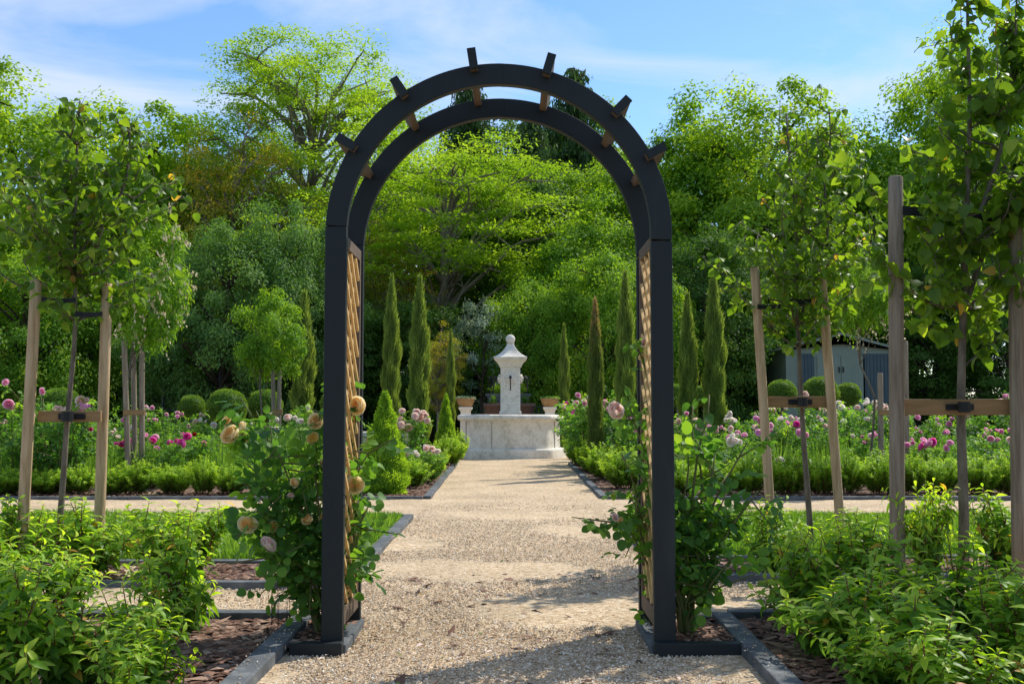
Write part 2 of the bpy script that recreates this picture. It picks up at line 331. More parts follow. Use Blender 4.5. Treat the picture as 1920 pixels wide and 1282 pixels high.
def pebbles(name, n, boxes, smin, smax, m, seed, z=.0, flat=.6, kind='stuff', label=None, elong=1.4):
    r = np.random.default_rng(seed); mb = MB()
    ar = np.array([(b[1] - b[0]) * (b[3] - b[2]) * b[4] for b in boxes]); ar = ar / ar.sum()
    k = r.choice(len(boxes), n, p=ar); B = np.array([b[:4] for b in boxes])[k]
    c = np.c_[r.uniform(B[:, 0], B[:, 1]), r.uniform(B[:, 2], B[:, 3]), np.full(n, z)]
    s = smin + (smax - smin) * r.random(n) ** 2.2
    base = np.array([[1, 0, 0], [-1, 0, 0], [0, 1, 0], [0, -1, 0], [0, 0, 1], [0, 0, -1]], float)
    V = base[None] * (1 + r.uniform(-.3, .3, (n, 6, 3))) + r.uniform(-.25, .25, (n, 6, 3))
    V = V * s[:, None, None] * .5 * np.stack([r.uniform(1, elong, n), r.uniform(.7, 1, n), np.full(n, flat)], -1)[:, None]
    a = r.uniform(0, 6.3, n); ca, sa = np.cos(a)[:, None], np.sin(a)[:, None]
    V = np.stack([V[..., 0] * ca - V[..., 1] * sa, V[..., 0] * sa + V[..., 1] * ca, V[..., 2] + V[..., 0] * r.uniform(-.35, .35, n)[:, None]], -1) + c[:, None]
    f = np.array([[0, 2, 4], [2, 1, 4], [1, 3, 4], [3, 0, 4], [2, 0, 5], [1, 2, 5], [3, 1, 5], [0, 3, 5]])
    mb.add(V.reshape(-1, 3), [(np.arange(n)[:, None, None] * 6 + f).reshape(-1, 3)], np.repeat(r.random(n), 6))
    o = mb.build(name, m, smooth=False)
    return tag(o, label, kind=kind)
pebbles('pebbles', 90000, [*[(-.88, .88, 3.3 + .3 * q, 3.6 + .3 * q, 3 * (1 - q / 30) ** 1.6) for q in range(30)], (-3.5, -.9, 5.05, 5.9, 1.2), (.95, 3.5, 5.1, 6.15, 1.2)], .004, .015, M['pebble'], 11, .003, .7)
pebbles('bark_chips', 9000, [(-2.6, -.99, 3.2, 4.93, 2), (1.0, 2.8, 3.2, 4.98, 2), (-4, -1, 6.05, 6.7, .8), (1, 4, 6.3, 6.9, .8)], .012, .06, M['chip'], 12, .026, .3, elong=2.2)
pebbles('bark_chips', 9000, [(-9, -1.0, 11.88, 12.6, 1), (1.1, 9, 11.88, 12.6, 1), (-1.9, -1.0, 12.6, 19, .5), (1.1, 2, 12.6, 19, .5)], .015, .06, M['chip'], 13, .026, .3, elong=2)
pebbles('spilled_pebbles', 220, [(-1.0, -.9, 3.3, 4.9, 1), (.88, .98, 3.3, 4.9, 1)], .004, .011, M['pebble'], 16, .057, .7)
pebbles('spilled_pebbles', 500, [(-.94, -.87, 6.0, 9.7, 1), (.87, .94, 6.3, 9.7, 1)], .004, .011, M['pebble'], 17, .038, .7)
def petals(n, seed):
    r = np.random.default_rng(seed); mb = MB(); P = np.c_[r.uniform(-.85, .9, n), 3.6 + 10 * r.random(n) ** 1.6, np.full(n, .011)]; az = r.uniform(0, 6.28, n)
    leaves(mb, P, np.c_[np.cos(az), np.sin(az), r.normal(0, .15, n)], np.c_[r.normal(0, .2, (n, 2)), np.ones(n)], r.uniform(.012, .04, n), r.uniform(.009, .02, n), 'hex', .2, .3, r.random(n)); return mb
tag(petals(110, 5).build('fallen_leaves', attr_mat('dry_leaf', [(.16, .09, .04), (.35, .22, .08), (.10, .16, .03)])), kind='stuff'); tag(petals(70, 6).build('fallen_petals', attr_mat('dry_petal', [(.7, .5, .4), (.85, .7, .6)])), kind='stuff')
pebbles('fallen_twigs', 260, [(-.8, .9, 3.5, 6.5, 1)], .01, .055, M['chip'], 14, .006, .15, elong=3.5)

# grass blades on the lawn strips
def blades(name, n, boxes, h0, h1, wid, m, seed, z0=.02, spread=.35):
    r = np.random.default_rng(seed); mb = MB()
    ar = np.array([(b[1] - b[0]) * (b[3] - b[2]) for b in boxes]); k = r.choice(len(boxes), n, p=ar / ar.sum()); B = np.array(boxes)[k]
    P = np.c_[r.uniform(B[:, 0], B[:, 1]), r.uniform(B[:, 2], B[:, 3]), np.full(n, z0)]
    D = np.c_[r.normal(0, spread, (n, 2)), np.ones(n)]
    cl = .5 + .5 * np.sin(P[:, 0] * 3.1 + 1) * np.sin(P[:, 1] * 2.7)
    leaves(mb, P, D, rdir(r, n), r.uniform(h0, h1, n) * (.7 + .5 * cl), wid, 'rhomb', a=np.clip(r.random(n) * .7 + .3 * cl, 0, 1))
    return tag(mb.build(name, m), kind='stuff')
blades('grass', 60000, [(-4.3, -EX - .06, 6.85, 9.7)], .03, .09, .008, M['grass'], 21)
blades('grass', 60000, [(EX + .06, 4.5, 7.05, 9.7)], .03, .09, .008, M['grass'], 22)
def weeds(n, box, seed, z=.03):
    r = np.random.default_rng(seed); mb = MB(); c = np.c_[r.uniform(box[0], box[1], n), r.uniform(box[2], box[3], n), np.full(n, z)]
    k = 9; P = np.repeat(c, k, 0) + r.normal(0, .008, (n * k, 3)); az = r.uniform(0, 6.28, n * k); D = np.c_[np.cos(az), np.sin(az), r.uniform(.2, 1.1, n * k)]
    leaves(mb, P, D, np.c_[-np.cos(az) * .5, -np.sin(az) * .5, np.ones(n * k)], r.uniform(.03, .085, n * k), r.uniform(.012, .026, n * k), 'hex', .35, .2, r.random(n * k))
    tag(mb.build('lawn_weeds', M['laurel']), kind='stuff')
    m = n // 3; q = MB(); c = c[:m]; c[:, 2] = r.uniform(.07, .11, m)
    for j in range(5):
        a = j * 1.26; leaves(q, c, np.tile([math.cos(a), math.sin(a), .3], (m, 1)), np.tile([0, 0, 1.], (m, 1)), .012, .009, 'rhomb', a=.9)
    tag(q.build('daisies', M['white']), kind='stuff')
weeds(900, (-4.3, -EX - .1, 6.9, 9.6), 31); weeds(900, (EX + .1, 4.5, 7.1, 9.6), 32)
blades('feathery_ground_cover', 15000, [(-8, -1.9, 13.2, 18)], .25, .58, .012, M['feather'], 23, .03, .16)
blades('feathery_ground_cover', 15000, [(2.0, 8.6, 13.2, 18)], .25, .58, .012, M['feather'], 24, .03, .16)

# ------------------------------------------------------------------ rose arch
AX = -.055; YF = 4.36; YR = 4.86; RO = .7155; RI = .628; PD = .045
ZS = 2.414 - RO
def arch_ring(y0, a0, a1, n=40):
    mb = MB(); rings = []
    for t in np.linspace(a0, a1, n):
        c, s = math.cos(t), math.sin(t)
        rings.append([(RI * c, 0, RI * s), (RO * c, 0, RO * s), (RO * c, PD, RO * s), (RI * c, PD, RI * s)])
    return mb.loops(rings)
arch = empty('rose_arch', (AX, YF, 0), 'tall charcoal garden arch with golden trellis sides straddling the gravel path', 'garden arch')
for y0 in (0, YR - YF):
    for sg, zt in ((-1, ZS + .03), (1, ZS - .03)):
        mb = MB(); mb.box((sg * (RI + RO) / 2, PD / 2, zt / 2 - .01), (RO - RI, PD, zt + .02))
        o = mb.build('post', M['black'], arch, smooth=False, bevel=.004); o.location = (0, y0, 0)
        if sg < 0:  # short straight run up to where the curve starts is inside the post
            pass
    aL = math.pi - math.asin(.034 / RO) ; aR = -math.asin(.026 / RO)
    mid = math.pi * .5 - .02
    for a0, a1 in ((aR, mid + .01), (mid - .01, aL)):
        mb = arch_ring(y0, a0, a1)
        o = mb.build('curved_rail', M['black'], arch, smooth=False, bevel=.003); o.location = (0, y0 + (.002 if a0 == aR else 0), ZS)
# tie bars across the two hoops
for (u, v) in ((648, 268), (745, 160), (884, 98), (1035, 105), (1176, 190), (1240, 280)):
    p = at(u, v, YF - .02); ang = math.atan2(p[2] - ZS, p[0] - AX)
    mb = MB(); r0, r1 = RO - .03, RO + .052; t = .016; c, s = math.cos(ang), math.sin(ang)
    def q(r, tt, y): return (r * c - tt * s, y, ZS + r * s + tt * c)
    y0, y1 = -.055, YR - YF + PD + .03
    mb.loops([[q(r0, -t, y), q(r1, -t, y), q(r1, t, y), q(r0, t, y)] for y in (y0, y1)])
    o = mb.build('tie_bar', [M['brown']], arch, smooth=False, bevel=.003)
    mb = MB(); e = .002
    mb.loops([[q(r0 - e, -t - e, y), q(r1 + e, -t - e, y), q(r1 + e, t + e, y), q(r0 - e, t + e, y)] for y in (y0 - .004, y0 + .012)])
    mb.build('painted_end', M['black'], o, smooth=False)
# trellis panels
for sg in (-1, 1):
    xp = sg * (RI + .022); y0, y1 = PD + .003, YR - YF - .003; z0, z1 = .09, 1.70
    mb = MB(); th = .028
    for (ya, yb, za, zb) in ((y0, y0 + .035, z0, z1), (y1 - .035, y1, z0, z1), (y0 + .035, y1 - .035, z0, z0 + .07), (y0 + .035, y1 - .035, z1 - .05, z1)):
        mb.box((0, (ya + yb) / 2, (za + zb) / 2), (th, yb - ya, zb - za))
    fr = mb.build('trellis_panel', M['brown'], arch, smooth=False, bevel=.002); fr.location = (xp, 0, 0)
    mb = MB(); ya, yb = y0 + .035, y1 - .035; za, zb = z0 + .07, z1 - .05; wy = yb - ya; slope = .85
    for d, xo in ((1, -.006), (-1, .006)):
        s0 = za - slope * wy
        while s0 < zb:
            # slat from (ya,s0) to (yb,s0+slope*wy) clipped to the frame
            pa, pb = (ya, s0), (yb, s0 + slope * wy)
            t0 = max(0, (za - s0) / (slope * wy)); t1 = min(1, (zb - s0) / (slope * wy))
            if t1 > t0 + .02:
                Y0 = ya + wy * t0; Y1 = ya + wy * t1; Z0 = s0 + slope * wy * t0; Z1 = s0 + slope * wy * t1
                if d < 0: Y0, Y1 = ya + yb - Y0, ya + yb - Y1
                dy, dz = Y1 - Y0, Z1 - Z0; ln = math.hypot(dy, dz); ny, nz = -dz / ln * .0085, dy / ln * .0085
                mb.loops([[(xo + a, yy + b * ny, zz + b * nz) for a, b in ((-.0055, -1), (.0055, -1), (.0055, 1), (-.0055, 1))] for yy, zz in ((Y0, Z0), (Y1, Z1))])
            s0 += .115
    o = mb.build('lattice', M['golden'], fr, smooth=False)
# foot frames holding the climbing roses
for sg, xo in ((-1, -.93), (1, .98)):
    nm = 'left' if sg < 0 else 'right'
    xi = AX + sg * (RI - .012); xe = xo
    pl = empty('planter_frame', (xi, YF, 0), 'low dark timber frame at the %s foot of the arch around a climbing rose' % nm, 'planter frame', 'planter frames at the foot of the arch')
    mb = MB(); mb.box(((xe - xi) / 2 - sg * .02, -.035, .005), (abs(xe - xi) - .05, .05, .09)); mb.build('front_board', M['black'], pl, smooth=False, bevel=.004)
    mb = MB(); mb.box((sg * .024, .262, -.004), (.055, .54, .075)); mb.build('side_board', M['slate'], pl, smooth=False, bevel=.004)
    mb = MB(); mb.box(((xe - xi) / 2, .575, 0), (abs(xe - xi) - .05, .05, .075)); mb.build('back_board', M['black'], pl, smooth=False, bevel=.004)
    tag(rect_sheet('mulch_bed', min(xi, xe) + .02, max(xi, xe) - .02, YF, YF + .55, .02, M['mulch'], .03, .008, 40 + sg), kind='structure')
pebbles('bark_chips', 500, [(-.9, -.72, 4.4, 4.88, 1), (.63, .93, 4.4, 4.88, 1)], .012, .04, M['chip'], 15, .035, .35, elong=2)
# screw heads on the left post
for (u, v) in ((620, 928), (646, 928), (622, 948), (646, 948)):
    p = at(u, v, YF)
    mb = MB(); mb.tube([(0, .003, 0), (0, -.002, 0)], .0035, 8)
    mb.build('screw', M['iron'], arch, loc=(p[0] - AX, 0, p[2]))

# ------------------------------------------------------------------ fountain
FY = 22.65; FX = gx(957, FY)
def octring(r, z, n=64, sq=8, rnd=.12, stretch=1.0):
    out = []
    for k in range(n):
        t = 2 * math.pi * (k + .5) / n
        m_ = (t % (math.pi / 4)) - math.pi / 8
        poly = math.cos(math.pi / 8) / math.cos(m_)
        rho = r * ((1 - rnd) * poly / math.cos(math.pi / 8) * .985 + rnd)
        out.append((rho * math.cos(t), rho * math.sin(t) * stretch, z))
    return out
fo = empty('stone_fountain', (FX, FY, 0), 'pale limestone fountain with square spout column rising from an octagonal basin', 'fountain')
mb = MB(); mb.loops([octring(1.12, -.02), octring(1.12, .15), octring(1.115, .175), octring(1.09, .195), octring(1.02, .20)], cap=(False, True)); mb.build('plinth', M['stone'], fo)
mb = MB(); mb.loops([octring(r, z) for r, z in ((1.01, .198), (1.0, .5), (1.0, .745), (1.02, .765), (1.045, .775), (1.075, .79), (1.08, .83), (1.075, .865), (1.05, .885), (.90, .89), (.865, .875), (.86, .72), (.85, .3))], cap=(False, True)); mb.build('basin', M['stone'], fo)
mb = MB(); mb.loops([octring(.857, .70), octring(.3, .701)], cap=(False, True)); mb.build('water', M['water'], fo)
mb = MB()
for k in range(8):   # joints between the basin slabs
    t = math.pi / 4 * k + math.pi / 8 + (.13 if k == 6 else 0)
    rr_ = 1.0 if k != 6 else .975
    if k == 6: t += .02
    mb.box((rr_ * math.cos(t), rr_ * math.sin(t), .48), (.016, .012, .56), t)
mb.build('joint', M['joint'], fo, smooth=False)
def sq(h, z, ch=.02):
    c = h - ch
    return [(c, -h, z), (h, -c, z), (h, c, z), (c, h, z), (-c, h, z), (-h, c, z), (-h, -c, z), (-c, -h, z)][::1]
mb = MB(); mb.loops([sq(h, z, .012) for h, z in ((.235, .3), (.235, .94), (.232, .955), (.208, .97), (.207, 1.38), (.203, 1.385), (.203, 1.39), (.207, 1.395), (.206, 1.89))], cap=(True, False))
mb.build('column', M['stone'], fo, smooth=False)
mb = MB(); mb.loops([sq(h, z, .012) for h, z in ((.206, 1.885), (.235, 1.90), (.235, 1.925), (.245, 1.935), (.262, 1.97), (.295, 2.015), (.335, 2.045), (.335, 2.07), (.352, 2.078), (.352, 2.10), (.30, 2.12), (.22, 2.175), (.155, 2.24), (.105, 2.31), (.075, 2.365), (.06, 2.385))], cap=(False, True))
mb.build('capital', M['stone'], fo, smooth=False)
mb = MB(); mb.loops([[(r * math.cos(a), r * math.sin(a), z) for a in np.linspace(0, 2 * math.pi, 24, endpoint=False)] for r, z in ((.06, 2.38), (.085, 2.388), (.085, 2.4), (.055, 2.408), *[(max(.002, .1 * math.sin(t)), 2.49 - .1 * math.cos(t)) for t in np.linspace(.5, 3.14, 14)])], cap=(False, True))
mb.build('ball_finial', M['stone'], fo)
for dx, dy in ((0, -1), (1, 0), (-1, 0), (0, 1)):
    mb = MB(); d = np.array([dx, dy, 0.]); c0 = d * .2 + np.array([0, 0, 1.645])
    mb.tube([c0, c0 + d * .045, c0 + d * .055], [.098, .098, .085], 20); mb.tube([c0 + d * .05, c0 + d * .075], [.05, .042], 14)
    ro = mb.build('rosette', M['stone'], fo)
    mb = MB(); p0 = d * .265 + np.array([0, 0, 1.66])
    mb.tube([p0 - d * .02, p0 + d * .04, p0 + d * .085, p0 + d * .1 + np.array([0, 0, -.04]), p0 + d * .1 + np.array([0, 0, -.27])], [.022, .024, .02, .012, .01], 10)
    th = np.linspace(0, math.pi, 8)
    mb.loops([[(p0[0] + d[0] * .05 + .03 * math.sin(t) * math.cos(a), p0[1] + d[1] * .05 + .03 * math.sin(t) * math.sin(a), p0[2] + .02 + .03 * math.cos(t)) for a in np.linspace(0, 6.283, 10, endpoint=False)] for t in th])
    mb.build('spout', M['iron'], ro)

# ------------------------------------------------------------------ plants: generators return meshes
def wob(r, p0, p1, n, amp):
    t = np.linspace(0, 1, n)[:, None]; P = np.asarray(p0) * (1 - t) + np.asarray(p1) * t
    kc = max(4, n // 4); c = r.normal(0, amp, (kc, 3)); x = np.linspace(0, kc - 1, n); i = np.minimum(x.astype(int), kc - 2); f = (x - i)[:, None]; f = f * f * (3 - 2 * f)
    o = (c[i] * (1 - f) + c[i + 1] * f) * 1.3
    return P + o * np.sin(t * math.pi)
def perp(D, r):
    a = rdir(r, len(D)); return unit(a - D * (a * D).sum(1, keepdims=True))

def shoot_leaves(r, P, t0, spacing, Lf, Wf, out, young0=0., young1=1., elev=(.2, 1.0), alen=1.):
    """leaves spiralling along polyline P; appends to out list"""
    seg = np.linalg.norm(np.diff(P, axis=0), axis=1); cum = np.r_[0, np.cumsum(seg)]; tot = cum[-1]
    s = np.arange(t0 * tot, tot, spacing); s = s + r.uniform(-.3, .3, len(s)) * spacing; s = np.clip(s, 0, tot * .999)
    Q = np.stack([np.interp(s, cum, P[:, i]) for i in range(3)], 1); tt = s / tot
    T = unit(np.stack([np.interp(s, cum, np.gradient(P[:, i])) for i in range(3)], 1))
    ph = np.arange(len(s)) * 2.4 + r.uniform(0, 6)
    A = unit(np.cross(T, [.3, .2, 1.])); B = np.cross(T, A)
    R = A * np.cos(ph)[:, None] + B * np.sin(ph)[:, None]
    el = elev[0] + (elev[1] - elev[0]) * tt ** 2 + r.normal(0, .18, len(s))
    D = unit(R * np.cos(el)[:, None] + T * np.sin(el)[:, None])
    Nn = T * np.cos(el)[:, None] - R * np.sin(el)[:, None] + r.normal(0, .25, D.shape)
    sz = (1 - .35 * tt) * r.uniform(.75, 1.15, len(s)) * alen
    out.append((Q, D, Nn, Lf * sz, Wf * sz, np.where(r.random(len(s)) < .02, 1, np.clip(young0 + (young1 - young0) * tt ** 1.5 + r.normal(0, .1, len(s)), 0, .93))))
def flush(mb, out, shape, curl, fold, rng, mat=0):
    Q, D, Nn, Ls, Ws, A = [np.concatenate([o[i] for o in out]) for i in range(6)]
    leaves(mb, Q, D, Nn, Ls, Ws, shape, curl + rng.normal(0, .12, len(Q)), fold, A, mat)

def laurel_shrub(seed, h=.5, rad=.26, ns=15):
    r = np.random.default_rng(seed); st = MB(); lf = MB(); out = []
    for k in range(ns):
        az = r.uniform(0, 6.283); rr_ = rad * math.sqrt(r.random()); hh = h * r.uniform(.42, 1.12) * (1 - .25 * rr_ / rad)
        b = np.array([.25 * rr_ * math.cos(az), .25 * rr_ * math.sin(az), 0]); tp = np.array([rr_ * math.cos(az), rr_ * math.sin(az), hh])
        P = wob(r, b, tp, 7, .012); P[:, :2] *= (np.linspace(0, 1, 7)[:, None] ** .7 * .3 + .7)
        st.tube(P, np.linspace(.006, .002, 7), 5)
        shoot_leaves(r, P, .10, .017, .102, .038, out, 0, 1)
        for j in range(r.integers(3, 6)):
            i = r.integers(1, 6); d = unit(rdir(r, 1)[0] * .6 + np.array([P[i][0], P[i][1], 0]) * 2 + np.array([0, 0, .7])); ln = r.uniform(.08, .17)
            Q = np.stack([P[i] + d * ln * t + np.array([0, 0, .04 * t * t]) for t in (0, .35, .7, 1)])
            st.tube(Q, [.003, .0025, .002, .0015], 4); shoot_leaves(r, Q, .1, .018, .09, .034, out, .1, .95)
    flush(lf, out, 'lance', .7, .5, r)
    return st.mesh('stem', M['twig']), lf.mesh('foliage', M['laurel'])

def rose_leafset(r, P, D, out, size=.045, a=None):
    """compound leaves with five leaflets"""
    n = len(P); D = unit(D); up = np.array([0, 0, 1.]) + r.normal(0, .35, (n, 3)); S = unit(np.cross(D, up)); Nn = np.cross(S, D)
    a = r.random(n) * .8 if a is None else a; sz = size * r.uniform(.7, 1.2, n)
    for (al, sd, dd, k) in ((1.9, 0, 0, 1.1), (1.25, 1, 1.0, .95), (1.25, -1, 1.0, .95), (.45, 1, 1.1, .75), (.45, -1, 1.1, .75)):
        Q = P + D * (al * sz)[:, None] + S * (sd * .12 * sz)[:, None] + np.array([0, 0, -.15]) * (al * al * sz)[:, None] * .4
        DD = unit(D * math.cos(dd) + S * (sd * math.sin(dd)) + np.array([0, 0, -.25]) + r.normal(0, .15, (n, 3)))
        out.append((Q, DD, Nn + r.normal(0, .25, (n, 3)), sz * k, sz * k * .78, np.clip(a + r.normal(0, .06, n), 0, 1)))

def rose_bush(seed, h=.9, rad=.4, ns=10, leaf=.040, spacing=.033):
    r = np.random.default_rng(seed); st = MB(); lf = MB(); out = []; tips = []
    for k in range(ns):
        az = 6.283 * k / ns + r.uniform(-.3, .3); rr_ = rad * r.uniform(.35, 1); hh = h * r.uniform(.65, 1.05)
        tp = np.array([rr_ * math.cos(az), rr_ * math.sin(az), hh]); P = wob(r, (.04 * math.cos(az), .04 * math.sin(az), 0), tp, 7, .03)
        st.tube(P, np.linspace(.008, .003, 7), 5); branches = [P]
        for j in range(4):
            i = r.integers(2, 6); d = unit(rdir(r, 1)[0] * .8 + np.array([P[i][0], P[i][1], .3])); ln = r.uniform(.15, .32) * h
            Q = P[i] + d * np.linspace(0, 1, 4)[:, None] * ln + np.array([0, 0, .05]) * np.linspace(0, 1, 4)[:, None] ** 2
            st.tube(Q, [.004, .003, .003, .002], 4); branches.append(Q); tips.append(Q[-1])
        tips.append(P[-1])
        for B in branches:
            Ls = np.linalg.norm(B[-1] - B[0]); m = max(3, int(Ls / spacing)); t = r.uniform(.15 if B is P else .05, 1, m)
            idx = t * (len(B) - 1); i0 = np.minimum(idx.astype(int), len(B) - 2); fr = (idx - i0)[:, None]; Q = B[i0] * (1 - fr) + B[i0 + 1] * fr
            D = rdir(r, m) * .8 + np.array([0, 0, .25]) + unit(Q * [1, 1, 0] + 1e-4) * .5
            rose_leafset(r, Q, D, out, leaf, np.clip(.25 + .5 * (Q[:, 2] / h) ** 2 + r.normal(0, .15, m), 0, 1))
    flush(lf, out, 'hex', .15, .2, r)
    tips.sort(key=lambda p: -p[2])
    return st.mesh('stem', M['greenstem']), lf.mesh('foliage', M['roseleaf']), tips

def bloom_mesh(name, m, seed, R=.05, open_=1.):
    """globular rose: whorls of cupped petals; outer ones reflex at the rim"""
    r = np.random.default_rng(seed); mb = MB()
    wh = [(.22, 155, 4), (.36, 145, 5), (.52, 132, 6), (.68, 118, 6), (.83, 104, 7), (.97, 88, 7), (1.06, 66, 5)]
    for wi, (rad, thm, n) in enumerate(wh):
        off = r.uniform(0, 6)
        for k in range(n):
            az = 6.283 * k / n + off + r.normal(0, .16); tm = math.radians(thm * (1.05 if open_ < .95 else .94 if open_ < 1.2 else .70) * r.uniform(.88, 1.08)); rk = rad * r.uniform(.9, 1.08)
            g = []
            for u in (.12, .38, .62, .84, 1.):
                for vv in (-1, -.5, 0, .5, 1):
                    th = tm * u * (1 - .10 * vv * vv * (u > .8)); fl = max(0, u - .7) * (.35 + .22 * wi / 6) * open_
                    hw = 3.9 / n * (.45 + .75 * math.sin(min(1.57, u * 1.9))) * (1 - .2 * (u == 1) * abs(vv))
                    a2 = az + vv * hw; rr_ = rk * math.sin(th) + fl + .035 * (vv * .5 + .5)
                    g.append((rr_ * math.cos(a2), rr_ * math.sin(a2), -rk * math.cos(th) * .8 + .02 * math.sin(vv * 5 + k) * u + r.normal(0, .006)))
            q = [[i * 5 + j, i * 5 + j + 1, i * 5 + 6 + j, i * 5 + 5 + j] for i in range(4) for j in range(4)]
            mb.add(np.array(g) * R, [q], np.clip(.08 + .13 * wi + r.uniform(-.1, .12) + np.repeat([0, .03, .06, .12, .2], 5), 0, 1))
    return mb.mesh(name, m)
BLOOM = {k: [bloom_mesh('flower', M[k], 50 + i, 1., o_) for i, o_ in enumerate((1., .8, 1.35))] for k in ('peach', 'yellow', 'blush', 'pink', 'magenta', 'white', 'red')}
def put_bloom(parent, kind, local, R, r, face=(0, -1, .6)):
    d = Vector(face) + Vector([r.uniform(-.8, .8) for _ in range(3)])
    R = R * .88; o = link('flower', BLOOM[kind][r.randrange(3)], parent, local, d.to_track_quat('Z', 'Y').to_euler(), (R * r.uniform(.85, 1.1), R * r.uniform(.85, 1.1), R * r.uniform(.8, 1.1)))
    return o

def needle_shrub(seed, prof, h, n, Lq, Wq, m, core=None, up=.8, young=.6, rough_=.08, browntop=False, jitter=0.):
    """dense conifer-like plant: prof(t)->radius; sprays on surface and a darker solid heart"""
    r = np.random.default_rng(seed); mb = MB()
    t = r.random(n); az = r.uniform(0, 6.283, n)
    pt = np.array([prof(x) for x in np.linspace(0, 1, 60)])
    # weight heights by circumference
    cdf = np.cumsum(pt + .02); cdf /= cdf[-1]; t = np.interp(r.random(n), cdf, np.linspace(0, 1, 60))
    ph = r.uniform(0, 6, 6)
    lump = 1 + rough_ * (np.sin(az * 3 + t * 14 + ph[0]) + np.sin(az * 5 - t * 23 + ph[1]) + np.sin(az * 2 + t * 41 + ph[2]))
    R = np.interp(t, np.linspace(0, 1, 60), pt) * lump * (1 - .35 * r.random(n) ** 2)
    P = np.c_[R * np.cos(az), R * np.sin(az), t * h]
    D = np.c_[np.cos(az) * (1 - up), np.sin(az) * (1 - up), np.full(n, up)] + r.normal(0, .22, (n, 3))
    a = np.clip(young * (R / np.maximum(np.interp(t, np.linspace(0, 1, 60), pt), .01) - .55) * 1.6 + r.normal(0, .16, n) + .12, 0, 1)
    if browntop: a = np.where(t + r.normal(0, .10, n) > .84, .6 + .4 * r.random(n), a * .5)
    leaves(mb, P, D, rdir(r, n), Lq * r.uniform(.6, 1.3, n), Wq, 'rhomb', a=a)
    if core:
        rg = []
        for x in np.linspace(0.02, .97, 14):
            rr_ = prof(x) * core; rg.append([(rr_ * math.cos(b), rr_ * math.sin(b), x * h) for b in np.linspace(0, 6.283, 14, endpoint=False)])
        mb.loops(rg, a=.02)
    return mb.mesh('foliage', m)

def yew_young(seed, h=.55, rad=.22):
    """loose young yew: many ascending shoots feathered with needles"""
    r = np.random.default_rng(seed); mb = MB(); st = MB(); Ps = []; Ds = []; As = []; Ns = []
    for k in range(95):
        az = r.uniform(0, 6.283); q = math.sqrt(r.random()); rr_ = rad * q; hh = h * (1 - .35 * q * q) * r.uniform(.55, 1.05)
        z0 = r.uniform(0, .25) * hh; P = wob(r, (.10 * q * math.cos(az), .10 * q * math.sin(az), z0), (rr_ * math.cos(az), rr_ * math.sin(az), hh), 6, .012)
        st.tube(P, np.linspace(.004, .0012, 6), 4)
        m = 95; t = r.uniform(.05, 1, m); idx = t * 5; i0 = np.minimum(idx.astype(int), 4); fr = (idx - i0)[:, None]; Q = P[i0] * (1 - fr) + P[i0 + 1] * fr
        T = unit(P[i0 + 1] - P[i0]); X = perp(T, r)
        Ps.append(Q); Ds.append(X + T * .7); Ns.append(T + 0 * X); As.append(np.clip(.15 + .8 * t ** 2 * (.4 + .6 * q) + r.normal(0, .1, m), 0, 1))
    P, D, Nn, A = map(np.concatenate, (Ps, Ds, Ns, As))
    leaves(mb, P, D, Nn, r.uniform(.028, .05, len(P)), .011, 'rhomb', a=A)
    return st.mesh('stem', M['twig']), mb.mesh('foliage', M['yew'])

